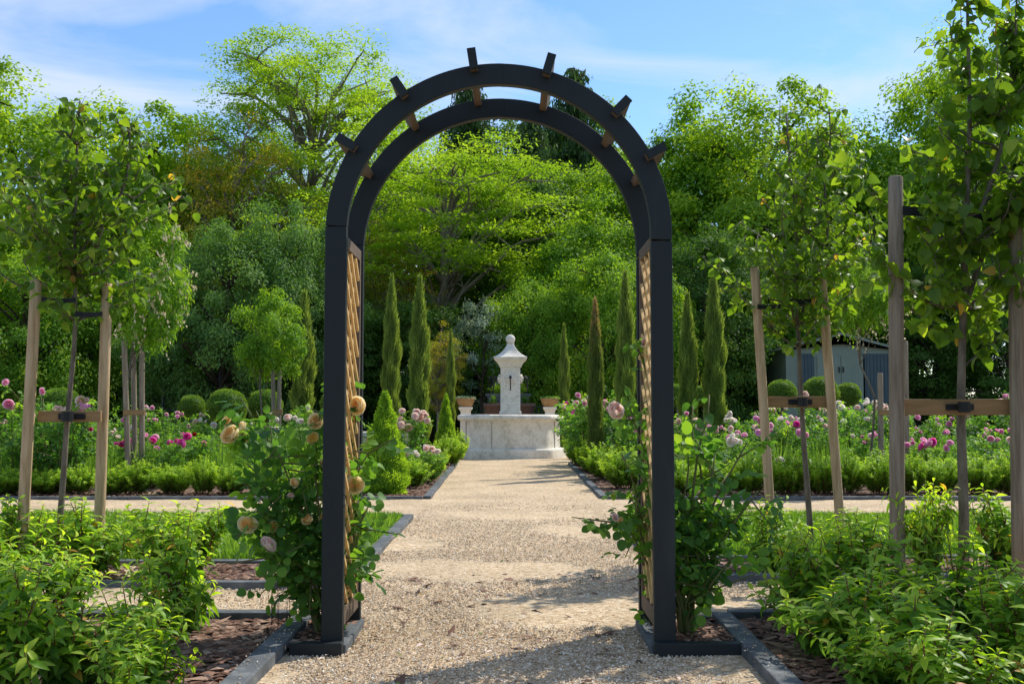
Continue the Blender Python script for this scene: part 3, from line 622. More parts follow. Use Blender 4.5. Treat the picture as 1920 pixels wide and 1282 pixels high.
# ------------------------------------------------------------------ staked pear trees
def pear_tree(name, seed, base, lean_top, H, cr_lo, cr_rad, label, leaf=.085, nlat=34, forks=0, tr=.028, dens=1., group='staked pear trees'):
    r = np.random.default_rng(seed); base = np.array(base, float); top = np.array(lean_top, float) - base
    root = empty('pear_tree', base, label, 'tree', group)
    st = MB(); lf = MB(); out = []
    P = wob(r, (0, 0, 0), top, 22, .012); st.tube(P, np.linspace(tr, .006, 22) , 9)
    tops = [(P, 1.)]
    for k in range(forks):
        i = int(22 * (cr_lo / H)) + 2 + 2 * k; az = r.uniform(0, 6.28) if k else math.pi * .05
        e = P[min(i + 9, 21)] * [1, 1, 0] + np.array([.3 * math.cos(az), .12 * math.sin(az), H * r.uniform(.86, .98)])
        Q = wob(r, P[i], e, 12, .02); Q[1:-1] += np.array([.10 * math.cos(az), .1 * math.sin(az), 0]) * np.sin(np.linspace(0, math.pi, 12))[1:-1, None]
        st.tube(Q, np.linspace(tr * .6, .005, 12), 7); tops.append((Q, .7))
    def twig(Pp, ln0, radius):
        m = len(Pp)
        for j in range(max(2, int(ln0 / .055 * dens))):
            i = r.integers(1, m); d = unit(rdir(r, 1)[0] + np.array([0, 0, .25])); ln = r.uniform(.06, .2)
            Q = np.stack([Pp[i] + d * ln * t + np.array([0, 0, .02]) * t for t in (0, .5, 1)])
            st.tube(Q, [.003, .0025, .0015], 4); hang(Q, .025)
        hang(Pp[m // 3:], .035)
    def hang(Pp, sp):
        Ls = np.linalg.norm(Pp[-1] - Pp[0]); m = max(2, int(Ls / sp)); idx = r.uniform(0, len(Pp) - 1.001, m); i0 = idx.astype(int); fr = (idx - i0)[:, None]
        Q = Pp[i0] * (1 - fr) + Pp[i0 + 1] * fr; D = rdir(r, m) * [1, 1, .7] + np.array([0, 0, -.35]); Q = Q + unit(D + np.array([0, 0, .4])) * .028
        Nn = np.array([0, 0, 1.]) + r.normal(0, .55, (m, 3)); s = leaf * r.uniform(.65, 1.15, m)
        out.append((Q, D, Nn, s, s * r.uniform(.62, .8, m), np.where(r.random(m) < .012, 1, np.clip(r.beta(2, 3, m), 0, .95))))
    for k in range(nlat):
        t = (k + .5) / nlat; Pt, wgt = tops[k % len(tops)]
        z = cr_lo + (H - cr_lo) * t * .97; i = int(np.argmin(abs(Pt[:, 2] - z * Pt[-1, 2] / H))); az = k * 2.4 + r.uniform(-.4, .4)
        prof = (min(1, t / .28 + .45)) * (1 - max(0, t - .18) / .82) ** 1.15 + .10; ln = cr_rad * prof * r.uniform(.7, 1.2) * (1.0)
        d = np.array([math.cos(az), math.sin(az), 0]); e = Pt[i] + d * ln + np.array([0, 0, ln * r.uniform(.35, .95)])
        Q = wob(r, Pt[i], e, 8, .018); Q[:, 2] += -.06 * np.sin(np.linspace(0, math.pi, 8)) * ln
        st.tube(Q, np.linspace(.008, .0025, 8), 5); twig(Q, ln, 0)
    for Pt, wgt in tops: hang(Pt[int(len(Pt) * .6):], .02)
    flush(lf, out, 'ovate', .35, .28, r)
    st.build('trunk', M['bark'], root); lf.build('crown', M['pear'], root)
    return root
def stake_mesh(a, b, rad, mb, n=14):
    a, b = np.array(a), np.array(b); d = unit(b - a)
    t = np.array([0, .0, .1, .3, .5, .7, .9, 1., 1.]); P = [a + (b - a) * x for x in np.linspace(0, 1, 8)] + [b + d * .006]
    mb.tube(P, [rad * 1.02] + [rad] * 6 + [rad * .97, rad * .80], n)
def stake_frame(label, z, stakes, board=None, straps=(), rad=.036, mat='stake', trunk=None, group='timber stake frames holding the young trees'):
    b0 = at(stakes[0][2], stakes[0][3], z); root = empty('tree_stakes', (b0[0], z, 0), label, 'tree stakes', group); o0 = np.array([b0[0], z, 0])
    tops = []
    for s in stakes:
        u0, v0, u1, v1 = s[:4]; zz = z + (s[4] if len(s) > 4 else 0); T = at(u0, v0, zz); Bp = at(u1, v1, zz); Bg = T + (Bp - T) * ((T[2] + .05) / (T[2] - Bp[2]))
        mb = MB(); stake_mesh(Bg - o0, T - o0, rad, mb); mb.build('stake', M[mat], root)
    if board:
        u0, u1, v0, v1, dz = board; A = at(u0, (v0 + v1) / 2, z + dz); B = at(u1, (v0 + v1) / 2, z + dz); hh = (v1 - v0) / F * z
        mb = MB(); c = (A + B) / 2 - o0; ang = math.atan2(B[2] - A[2], B[0] - A[0])
        mb.box((0, 0, 0), (np.linalg.norm(B - A), .024, hh)); o = mb.build('cross_board', M['board'], root, smooth=False, loc=c, bevel=.003); o.rotation_euler = (0, -ang, 0)
        if trunk is not None:
            mb = MB(); tx = at(trunk, (v0 + v1) / 2, z + dz)[0]
            mb.box((0, 0, 0), (.16, .006, .035)); mb.tube([(-.0, -.06, -.03), (0, -.06, .03)], .034, 12)
            for sx in (-.06, .06): mb.tube([(sx, -.003, 0), (sx, -.008, 0)], .007, 8)
            mb.build('tie_band', M['rubber'], root, smooth=False, loc=(tx - o0[0], dz - .02, c[2]))
    for (u0, v0, u1, v1, hp) in straps:
        A = at(u0, v0, z - .03) - o0; B = at(u1, v1, z - .03) - o0; mb = MB(); hh = hp / F * z / 2; n = 9
        rg = []
        for t in np.linspace(0, 1, n):
            p = A + (B - A) * t; p = p + np.array([0, 0, -.006 * math.sin(t * math.pi)]); k = hh * (1 - .25 * t); sl = .012 * math.sin(t * 3)
            rg.append([(p[0], p[1] - .002 + sl, p[2] - k), (p[0], p[1] + .002 + sl, p[2] - k), (p[0], p[1] + .002 + sl, p[2] + k), (p[0], p[1] - .002 + sl, p[2] + k)])
        mb.loops(rg); mb.build('strap', M['rubber'], root, smooth=False)
    return root
# left
zL = 6.42
pear_tree('pear_tree', 101, (gx(118, zL), zL, 0), at(150, 190, zL), at(150, 160, zL)[2], 1.50, .60, 'young pear tree between two round stakes at far left of the lawn', .070, 54, 1, .021, 1.0)
stake_frame('pair of round tan stakes with a low cross board, leftmost in view', zL - .12, [(68, 527, 42, 1000), (201, 533, 187, 965, .2)], (72, 190, 770, 791, .06), [(78, 562, 142, 562, 11), (140, 588, 192, 588, 11)], .033, trunk=137)
# right, middle
zM = 7.3
pear_tree('pear_tree', 102, (gx(1517, zM), zM, 0), at(1475, 215, zM), at(1475, 195, zM)[2], at(0, 660, zM)[2], .56, 'young pear tree between the two leaning honey coloured stakes', .068, 52, 1, .022, 1.)
stake_frame('pair of honey coloured stakes leaning apart, right of the arch', zM - .12, [(1415, 502, 1447, 1000), (1539, 495, 1577, 1005)], (1436, 1552, 743, 764, .04), [(1478, 566, 1550, 560, 11), (1420, 575, 1480, 572, 9)], .031, trunk=1499)
# right, near
zR = 6.2
pear_tree('pear_tree', 103, (gx(1797, zR), zR, 0), at(1815, -90, zR), at(1815, -110, zR)[2], at(0, 690, zR)[2], .60, 'large leaved pear tree nearest the camera at the right edge', .094, 64, 2, .032, .8)
stake_frame('pair of thick grey weathered stakes at the right edge', zR - .1, [(1679, 333, 1683, 1080), (1902, 325, 1912, 1060)], (1668, 1905, 748, 778, .06), [(1680, 394, 1800, 395, 19), (1798, 404, 1905, 402, 19)], .042, 'greystake', trunk=1797)

for k, (x, y, lab) in enumerate([(3.35, 5.4, 'unseen pear tree added for shade just outside the right edge, nearest the camera'), (4.15, 5.9, 'unseen pear tree added for shade outside the right edge, farther to the right')]):  # out-of-view trees, added to cast shade on the lower right shrubs
    src = [o for o in COL.objects if o.get('label', '').startswith('large leaved pear')][0]
    c = src.copy(); COL.objects.link(c); c.location = (x, y, 0); c.rotation_euler = (0, 0, 2.1 + k); c['label'] = lab
    for ch_ in list(src.children):
        d = ch_.copy(); COL.objects.link(d); d.parent = c
# ------------------------------------------------------------------ foreground laurel shrubs
LS = [laurel_shrub(200 + i, .50, .29, 13 + i % 3) for i in range(5)]
def put_laurel(i, u, Y, vtop, label, wide=1.):
    zt = at(u, vtop, Y)[2]; s = zt / .52
    o = empty('laurel_shrub', (gx(u, Y), Y, .03), label, 'shrub', 'young laurel shrubs in the foreground', rz=i * 1.9); o.scale = (max(.9, s) * wide * .92, max(.9, s) * wide * .92, s)
    link('stem', LS[i % 5][0], o); link('foliage', LS[i % 5][1], o)
lrow = [
 (30, 6.3, 950, 'laurel shrub with yellow tips at the left edge beyond the near path', 1.05), (170, 6.25, 938, 'laurel shrub at the foot of the left pear tree', 1.4), (345, 6.3, 935, 'laurel shrub between left pear tree and the yellow rose', 1.35), 
 (15, 4.9, 965, 'tall laurel shrub at the left edge of the nearest bed', 1.05), (90, 4.75, 1035, 'yellow tipped laurel shrub in the second rank at lower left', 1.1), (345, 4.6, 995, 'tall open laurel shrub beside the bare bark at lower left', .98), (275, 4.2, 1100, 'laurel shrub just left of the tall open one at lower left', .8),
 (155, 3.75, 1105, 'laurel shrub in the middle of the lower left corner', 1.1), (5, 3.6, 1065, 'laurel shrub in the very bottom left corner', 1.15), (285, 3.5, 1170, 'low laurel shrub cut by the bottom edge at lower left', .8),
 (1440, 6.45, 950, 'laurel shrub around the foot of the left honey coloured stake', 1.0), (1600, 6.4, 958, 'laurel shrub around the foot of the right honey coloured stake', 1.0), (1735, 6.1, 893, 'pointed laurel shrub taller than its neighbours, beside the thick grey stake', .62), (1875, 6.4, 918, 'laurel shrub at the right edge beyond the near path', 1.1),
 (1490, 4.9, 985, 'laurel shrub nearest to the right foot of the arch', 1.1), (1630, 4.8, 995, 'laurel shrub in front of the thick grey stake', 1.2), (1780, 4.7, 1010, 'laurel shrub in front of the near pear trunk', 1.25), (1900, 4.7, 1075, 'laurel shrub in the second rank at the right edge', .9),
 (1545, 4.25, 1080, 'laurel shrub in the second rank at lower right', 1.15), (1690, 3.9, 1075, 'laurel shrub in the middle of the lower right corner', 1.2), (1870, 3.8, 1100, 'laurel shrub in the very bottom right corner', 1.15), (1760, 3.45, 1165, 'low laurel shrub cut by the bottom edge at lower right', 1.), (1630, 3.65, 1170, 'laurel shrub beside the bare bark at the bottom right', .75),
]
for i, (u, Y, vt, lab, wd) in enumerate(lrow): put_laurel(i, u, Y, vt, lab, wd)

# ------------------------------------------------------------------ climbing roses on the arch
def climbing_rose(seed, base, targets, label, fl, leaf=.050, dmul=.85):
    r = np.random.default_rng(seed); root = empty('climbing_rose', base, label, 'rose', 'climbing roses on the arch'); base = np.array(base)
    st = MB(); lf = MB(); out = []
    canes = []
    for (u, v, Y, dens) in targets:
        dens *= dmul
        T = at(u, v, Y) - base; P = wob(r, (r.uniform(-.04, .04), r.uniform(-.03, .03), 0), T, 12, .02)
        P[:, :2] *= (np.linspace(0, 1, 12)[:, None] ** .45 * .35 + .65)
        P[:, 2] += .10 * np.sin(np.linspace(0, math.pi, 12)) * np.linalg.norm(T[:2])
        st.tube(P, np.linspace(.0085, .003, 12), 6)
        brs = [(P[4:], dens)]
        for j in range(int(6.5 * dens)):
            i = r.integers(4, 12); d = unit(rdir(r, 1)[0] * [1, .8, 1] + np.array([0, 0, .3])); ln = r.uniform(.1, .27)
            Q = P[i] + d * np.linspace(0, 1, 4)[:, None] * ln; st.tube(Q, [.004, .0035, .003, .002], 5); brs.append((Q, dens))
        for B, dn in brs:
            Ls = np.linalg.norm(B[-1] - B[0]); m = max(3, int(Ls / .055 * dn)); idx = r.uniform(0, len(B) - 1.001, m); i0 = idx.astype(int); fr = (idx - i0)[:, None]; Q = B[i0] * (1 - fr) + B[i0 + 1] * fr
            rose_leafset(r, Q, rdir(r, m) + np.array([0, 0, .1]), out, leaf)
        canes.append(P)
    CP = np.vstack(canes)
    for (k, u, v, Y, R) in fl:
        p = at(u, v, Y) - base; dd = np.linalg.norm(CP - p + np.array([0, 0, .04]), axis=1) + (CP[:, 2] > p[2]) * .15; c0 = CP[int(np.argmin(dd))]
        Q = wob(r, c0, p - np.array([0, 0, R * .5]), 6, .008); Q[:, 2] += .03 * np.sin(np.linspace(0, math.pi, 6)); st.tube(Q, np.linspace(.0035, .0022, 6), 5)
        rose_leafset(r, Q[1:5], rdir(r, 4) + np.array([0, 0, -.1]), out, leaf * .85)
        n5 = 5; az = np.arange(5) * 1.257; leaves(lf, np.tile(p - np.array([0, 0, R * .55]), (5, 1)), np.c_[np.cos(az), np.sin(az), np.full(5, .2)], np.tile([0, 0, 1.], (5, 1)), R * .8, R * .3, 'rhomb', a=.3)
    flush(lf, out, 'round', .2, .18, r)
    st.build('stem', M['greenstem'], root); lf.build('foliage', M['roseleaf'], root)
    rr_ = random.Random(seed)
    for (k, u, v, Y, R) in fl:
        R *= .92
        put_bloom(root, k, at(u, v, Y) - base, R, rr_, (0, -1, .35))
    return root
yl = 4.62
climbing_rose(301, (-.80, yl, .02), [(440, 800, 4.7, .7), (480, 770, 4.8, .6), (520, 840, 4.6, 1), (560, 800, 4.7, .9), (590, 790, 4.6, .9), (470, 900, 4.6, 1), (500, 960, 4.5, 1.1), (560, 930, 4.6, 1.1), (480, 1000, 4.5, 1), (520, 1030, 4.45, 1), (590, 1000, 4.6, 1), (668, 790, 4.75, .7), (690, 850, 4.72, .9), (690, 950, 4.72, .8), (665, 1000, 4.7, .8), (690, 1040, 4.74, .6), (540, 880, 4.75, 1)],
    'climbing rose with peach and yellow blooms at the left foot of the arch',
    [('peach', 430, 812, 4.6, .046), ('peach', 448, 800, 4.68, .04), ('peach', 428, 790, 4.7, .03), ('peach', 455, 820, 4.66, .03), ('peach', 592, 788, 4.55, .04), ('yellow', 588, 822, 4.55, .038), ('peach', 668, 760, 4.6, .045), ('peach', 666, 908, 4.6, .045), ('blush', 660, 915, 4.62, .035), ('peach', 465, 981, 4.42, .045), ('blush', 505, 1018, 4.4, .042), ('peach', 551, 905, 4.5, .026), ('peach', 510, 985, 4.5, .028), ('yellow', 606, 870, 4.6, .026), ('peach', 575, 972, 4.5, .03), ('blush', 545, 928, 4.5, .018), ('yellow', 605, 970, 4.6, .026)])
climbing_rose(302, (.74, yl, .02), [(1300, 760, 4.75, .6), (1330, 740, 4.85, .5), (1340, 850, 4.6, 1), (1400, 830, 4.6, .8), (1420, 920, 4.55, .7), (1360, 930, 4.6, 1), (1290, 850, 4.7, 1), (1290, 950, 4.65, 1), (1310, 1000, 4.6, 1), (1380, 1040, 4.5, .5), (1200, 660, 4.72, .7), (1180, 760, 4.65, .9), (1165, 850, 4.6, 1), (1180, 930, 4.6, .9), (1160, 980, 4.6, .6), (1200, 870, 4.75, 1), (1350, 1100, 4.5, .5), (1205, 960, 4.75, .6), (1190, 1000, 4.7, .4), (1345, 890, 4.75, 1)],
    'climbing rose with few pale buds at the right foot of the arch',
    [('blush', 1157, 768, 4.5, .042), ('blush', 1205, 640, 4.68, .03), ('peach', 1204, 668, 4.72, .022), ('blush', 1155, 968, 4.5, .022), ('peach', 1163, 975, 4.52, .018)], dmul=.66)
# low red rose bloom on the ground beyond the near path
rb = random.Random(3)
# wire guard around the left rose
wg = empty('wire_guard', (-.97, 4.82, 0), 'rusty wire mesh guard standing under the left climbing rose', 'wire guard')
mb = MB()
for k in range(12):
    a = k / 12 * 6.283; mb.tube([(.1 * math.cos(a), .1 * math.sin(a), -.02), (.105 * math.cos(a), .105 * math.sin(a), .46)], .0015, 5)
mb.build('upright_wires', M['iron'], wg)
mb = MB()
for z in (.06, .14, .22, .30, .38, .45):
    an = np.linspace(0, 6.283, 25); mb.tube(np.c_[.103 * np.cos(an), .103 * np.sin(an), np.full(25, z)], .0014, 5)
mb.build('ring_wires', M['iron'], wg)

# ------------------------------------------------------------------ yew rows, cones, cypresses, topiary
YV = [yew_young(400 + i, .58, .25) for i in range(4)]
ORD = ['first', 'second', 'third', 'fourth', 'fifth', 'sixth', 'seventh', 'eighth', 'ninth', 'tenth', 'eleventh', 'twelfth', 'thirteenth', 'fourteenth']
def put_yew(k, u, Y, vt, wd, label, group):
    zt = at(u, vt, Y)[2]; o = empty('young_yew', (gx(u, Y), Y, .02), label, 'shrub', group, rz=k * 1.3); s = zt / .50
    o.scale = (wd, wd, s); link('stem', YV[k % 4][0], o); link('foliage', YV[k % 4][1], o)
for k, (u, vt, wd) in enumerate([(15, 885, 1.2), (90, 885, 1.2), (150, 880, 1.0), (215, 890, .95), (255, 872, 1.1), (328, 876, 1.15), (384, 866, .8), (440, 880, 1.), (500, 880, 1.1), (560, 880, 1)]):
    put_yew(k, u, 12.25 + .06 * (k % 3), vt, wd, 'young yew, %s from the left edge in the row before the left rose bed' % ORD[k], 'young yews edging the left rose bed')
for k, (u, vt, wd) in enumerate([(1275, 870, 1.1), (1335, 868, 1.1), (1400, 862, 1.2), (1475, 855, 1.25), (1535, 858, 1.1), (1585, 858, 1.1), (1650, 858, 1.1), (1705, 862, .9), (1760, 862, 1.1), (1830, 862, 1.15), (1885, 858, 1.), (1940, 862, 1.)]):
    put_yew(k + 1, u, 12.25 + .06 * (k % 3), vt, wd, 'young yew, %s from the arch in the row before the right rose bed' % ORD[k], 'young yews edging the right rose bed')
for k, (u, Y, vt, wd) in enumerate([(775, 13.4, 868, 1.1), (800, 14.6, 850, 1.1), (815, 16.2, 845, 1.), (840, 18.4, 825, 1.3), (858, 20.6, 815, 1.0)]):
    put_yew(k, u, Y, vt, wd, 'low bright yew, %s from the near end along the left of the main path' % ORD[k], 'low yews along the left of the main path')
for k, (u, Y, vt, wd) in enumerate([(1078, 20.4, 808, 1.0), (1090, 18.6, 815, 1.3), (1112, 16.6, 832, 1.2), (1135, 14.9, 838, 1.4), (1175, 13.2, 850, 1.4)]):
    put_yew(k + 2, u, Y, vt, wd, 'low bright yew, %s from the fountain along the right of the main path' % ORD[k], 'low yews along the right of the main path')
cone = lambda t: .33 * (1 - t) ** .8 * (1 if t > .08 else .8)
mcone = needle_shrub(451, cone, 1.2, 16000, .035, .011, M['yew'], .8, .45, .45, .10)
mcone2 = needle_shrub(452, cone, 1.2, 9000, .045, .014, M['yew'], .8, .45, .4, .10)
def put_simple(name, me, u, Y, vt, h, wd, label, cat, group=None, brown=None):
    zt = at(u, vt, Y)[2]; o = empty(name, (gx(u, Y), Y, 0), label, cat, group); s = zt / h
    link('foliage', me, o, scale=(wd, wd, s))
    mb = MB(); mb.tube([(0, 0, -.02), (0, 0, zt * .6)], .02, 7); mb.build('trunk', M['bark'], o)
    return o
put_simple('clipped_yew', mcone, 722, 12.45, 733, 1.2, .95, 'large clipped yew cone behind the left trellis of the arch', 'topiary')
put_simple('clipped_yew', mcone2, 836, 20.2, 738, 1.2, .72, 'small clipped yew cone left of the fountain', 'topiary')
put_simple('clipped_yew', mcone2, 1090, 21.8, 735, 1.2, .5, 'slender clipped yew cone right of the fountain', 'topiary')
cyp = lambda t: .21 * min(1, (1 - t) * 2.6 + .03) ** .75 * (.78 + .22 * min(1, t * 5)) 
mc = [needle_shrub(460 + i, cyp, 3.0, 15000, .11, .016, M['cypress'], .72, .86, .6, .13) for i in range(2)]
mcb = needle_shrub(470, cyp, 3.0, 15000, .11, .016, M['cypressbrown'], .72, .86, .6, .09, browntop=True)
for k, (u, Y, vt, wd, lab, me) in enumerate([
    (568, 20, 552, .85, 'slim cypress just outside the left post of the arch', 0), (733, 20, 522, .68, 'leftmost cypress seen inside the arch', 1), (786, 17, 524, .66, 'tallest cypress close to the path left of the fountain', 0), (845, 27, 622, .48, 'smallest cypress left of the fountain', 1),
    (1058, 27, 612, .56, 'smallest cypress right of the fountain', 0), (1117, 16.5, 565, .50, 'thin cypress with a browned tip right of the fountain', 2), (1174, 16, 515, .62, 'tall cypress just inside the right post of the arch', 1), (1291, 17, 555, .62, 'shorter cypress just outside the right post of the arch', 0), (1341, 17, 515, .70, 'taller cypress farther right outside the arch', 1)]):
    put_simple('cypress', (mc + [mcb])[me], u, Y, vt, 3.0, wd, lab, 'cypress', 'column cypresses')
def ball_mesh(seed, n=9000, lf=.03):
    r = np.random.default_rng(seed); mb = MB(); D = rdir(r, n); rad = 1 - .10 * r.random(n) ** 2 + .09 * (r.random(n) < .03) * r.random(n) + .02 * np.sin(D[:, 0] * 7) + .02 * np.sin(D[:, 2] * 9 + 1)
    P = D * rad[:, None]; P[:, 2] *= .93
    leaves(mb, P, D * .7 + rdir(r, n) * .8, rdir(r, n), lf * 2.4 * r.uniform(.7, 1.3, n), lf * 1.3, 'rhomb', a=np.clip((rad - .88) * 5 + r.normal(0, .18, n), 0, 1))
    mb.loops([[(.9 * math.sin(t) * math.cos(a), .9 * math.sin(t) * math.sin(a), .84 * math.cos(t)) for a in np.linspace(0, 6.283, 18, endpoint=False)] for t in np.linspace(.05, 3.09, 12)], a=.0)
    return mb.mesh('foliage', M['box'])
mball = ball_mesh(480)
for (u, v, rp_, Y, lab) in [(0, 775, 20, 24, 'box ball half cut by the left edge'), (112, 765, 40, 21, 'box ball behind the leftmost stakes'), (360, 764, 25, 26, 'smallest box ball left of the largest one'), (425, 764, 37, 24, 'largest round box ball on the left'), (497, 760, 32, 25, 'box ball right of the largest, near the slim cypress'), (622, 756, 22, 26, 'box ball half behind the left post of the arch'),
      (1270, 740, 22, 27, 'box ball behind the cypresses right of the arch'), (1320, 742, 22, 27, 'box ball between the two cypresses outside the arch'), (1465, 738, 28, 25, 'box ball between the honey coloured stakes, left of the pear trunk'), (1538, 738, 34, 24, 'largest box ball right, behind the right honey coloured stake'), (1590, 740, 24, 26, 'box ball in front of the garden shed'), (1240, 740, 20, 27, 'box ball hidden mostly by the right post')]:
    p = at(u, v, Y); R = rp_ / F * Y; o = empty('box_topiary', (p[0], Y, 0), lab, 'topiary', 'box balls behind the rose beds')
    link('foliage', mball, o, (0, 0, p[2]), (0, 0, u), R)
    mb = MB(); mb.tube([(0, 0, 0), (0, 0, p[2] - R * .7)], .03, 8); mb.build('trunk', M['bark'], o)

# ------------------------------------------------------------------ rose bushes in the far beds
RB = [rose_bush(500 + i, .9, .42, 12) for i in range(4)]
rr = random.Random(77)
def put_rose(k, u, Y, vt, kinds, nfl, label, group, R=.045, wd=1.):
    zt = at(u, vt, Y)[2]; s = zt / .93; o = empty('rose_bush', (gx(u, Y), Y, .02), label, 'rose bush', group)
    st, lf, tips = RB[k % 4]; rz = k * 1.1; wd = 1.2; sc = (wd * max(.85, s), wd * max(.85, s), s)
    a = link('stem', st, o, rot=(0, 0, rz), scale=sc); link('foliage', lf, o, rot=(0, 0, rz), scale=sc)
    c, sn = math.cos(rz), math.sin(rz)
    cand = tips[:26]; rr.shuffle(cand)
    cand = sorted(cand, key=lambda p: (p[0] * sn + p[1] * c) - p[2] * 1.2)[:nfl]
    for p in cand:
        q = np.array([(p[0] * c - p[1] * sn) * sc[0], (p[0] * sn + p[1] * c) * sc[1], p[2] * sc[2]]) + np.array([rr.uniform(-.02, .02), -.02, .03])
        kd = rr.choice(kinds); put_bloom(o, kd, q, R * rr.uniform(.4, 1.2), rr, (0, -1, .5))
        if rr.random() < .45: put_bloom(o, kd, q + np.array([rr.uniform(-.08, .08), rr.uniform(-.05, .05), rr.uniform(-.05, .04)]), R * rr.uniform(.35, 1), rr, (0, -1, .5))
    return o, s
GL = 'rose bushes in the left bed'; GR = 'rose bushes in the right bed'
left = [(70, 13.6, 745, ['pink'], 8, 'tall pink rose bush behind the leftmost stake', .06), (120, 13.2, 740, ['pink', 'blush'], 9, 'pink rose bush with the biggest blooms behind the left pear trunk', .065), (20, 14.2, 800, ['blush', 'pink'], 4, 'rose bush with small buds at the left edge', .035),
  (160, 15, 790, ['pink', 'magenta'], 7, 'rose bush with pink blooms between the left stakes', .05), (215, 15.5, 800, ['white', 'blush'], 8, 'pale blush rose bush just right of the left stakes', .05), (285, 13.3, 822, ['magenta'], 8, 'low magenta rose bush with tight bright clusters', .05), (335, 14, 820, ['magenta', 'pink'], 4, 'low magenta rose bush with single blooms', .05), (385, 14.5, 815, ['magenta', 'red'], 3, 'rose bush with dark magenta blooms left of the peach cluster', .045),
  (285, 18.2, 755, ['pink'], 7, 'taller rose bush behind the three grey stakes', .05), (335, 17.8, 780, ['pink', 'blush'], 6, 'rose bush below the smallest box ball', .045), (400, 17.5, 790, ['white', 'blush'], 5, 'light green rose bush below the largest box ball', .045), (450, 16, 790, ['white'], 6, 'white rose bush left of the slim cypress', .045), (500, 15.5, 795, ['white', 'blush'], 7, 'blush rose bush below the right box ball of the left group', .045), (550, 14.8, 790, ['white', 'blush'], 7, 'pale rose bush left of the arch post', .045), (590, 16.5, 770, ['blush', 'white'], 5, 'rose bush half behind the left arch post', .045),
  (752, 15.6, 775, ['blush'], 14, 'blush rose bush with a tall spray beside the large yew cone', .062), (785, 14.2, 835, ['blush', 'white'], 12, 'low blush rose bush beside the path in front of the stone bench', .055), (200, 18.5, 770, ['pink'], 5, 'rose bush in the back row left of the grey stakes', .04), (100, 17.5, 775, ['pink'], 5, 'rose bush in the back row behind the left pear tree', .04), (15, 17, 790, ['pink', 'magenta'], 4, 'rose bush in the back row at the left edge', .04)]
for k, t in enumerate(left): put_rose(k, t[0], t[1], t[2], t[3], t[4], t[5], GL, t[6])
right = [(1104, 19.4, 748, ['pink', 'magenta'], 11, 'pink rose bush right beside the fountain basin', .06), (1112, 17.6, 742, ['pink', 'blush'], 10, 'pink rose bush around the brown tipped cypress', .06), (1150, 17, 735, ['pink', 'white'], 8, 'rose bush between the two cypresses inside the arch', .055), (1200, 15, 780, ['blush', 'pink'], 6, 'rose bush half behind the right trellis', .05),
  (1290, 15.5, 775, ['blush', 'pink'], 9, 'blush rose bush just outside the right post', .055), (1345, 14, 795, ['blush', 'pink'], 8, 'blush rose bush below the taller cypress outside the arch', .055), (1405, 15.5, 780, ['white', 'blush'], 8, 'pale rose bush left of the left honey coloured stake', .05), (1385, 13.3, 830, ['white'], 4, 'low white rose bush behind the right climbing rose', .055),
  (1460, 14.5, 790, ['pink', 'magenta'], 9, 'bright pink rose bush between the honey coloured stakes', .055), (1520, 15, 775, ['white', 'blush'], 10, 'white rose bush behind the right pear trunk', .055), (1470, 18.5, 768, ['white', 'blush'], 7, 'white rose bush in the back row between the honey stakes', .05), (1560, 18.5, 755, ['white', 'blush'], 11, 'pale rose bush under the box balls on the right', .055), (1600, 16.5, 760, ['blush', 'white'], 14, 'broad blush rose bush covered in bloom before the shed', .055), (1650, 18, 750, ['blush', 'pink'], 12, 'blush rose bush in front of the blue shed door', .055),
  (1640, 14.3, 805, ['white', 'pink'], 6, 'rose bush left of the thick grey stake', .05), (1725, 16, 785, ['pink'], 6, 'pink rose bush right of the thick grey stake', .05), (1755, 13.4, 830, ['pink', 'magenta'], 9, 'low deep pink rose bush left of the near pear trunk', .055), (1840, 14.5, 800, ['pink'], 8, 'pink rose bush right of the near pear trunk', .05), (1885, 13.4, 815, ['pink', 'blush'], 8, 'pink rose bush low at the right edge', .05), (1870, 17, 748, ['pink'], 8, 'tall rose bush with large pink blooms behind the cross board', .06), (1790, 17.5, 775, ['pink', 'blush'], 7, 'rose bush in the back row behind the near pear trunk', .045), (1500, 13.2, 858, ['white'], 3, 'low white rose bush just behind the right yew row', .055)]
for k, t in enumerate(right): put_rose(k + 3, t[0], t[1], t[2], t[3], t[4], t[5], GR, t[6])

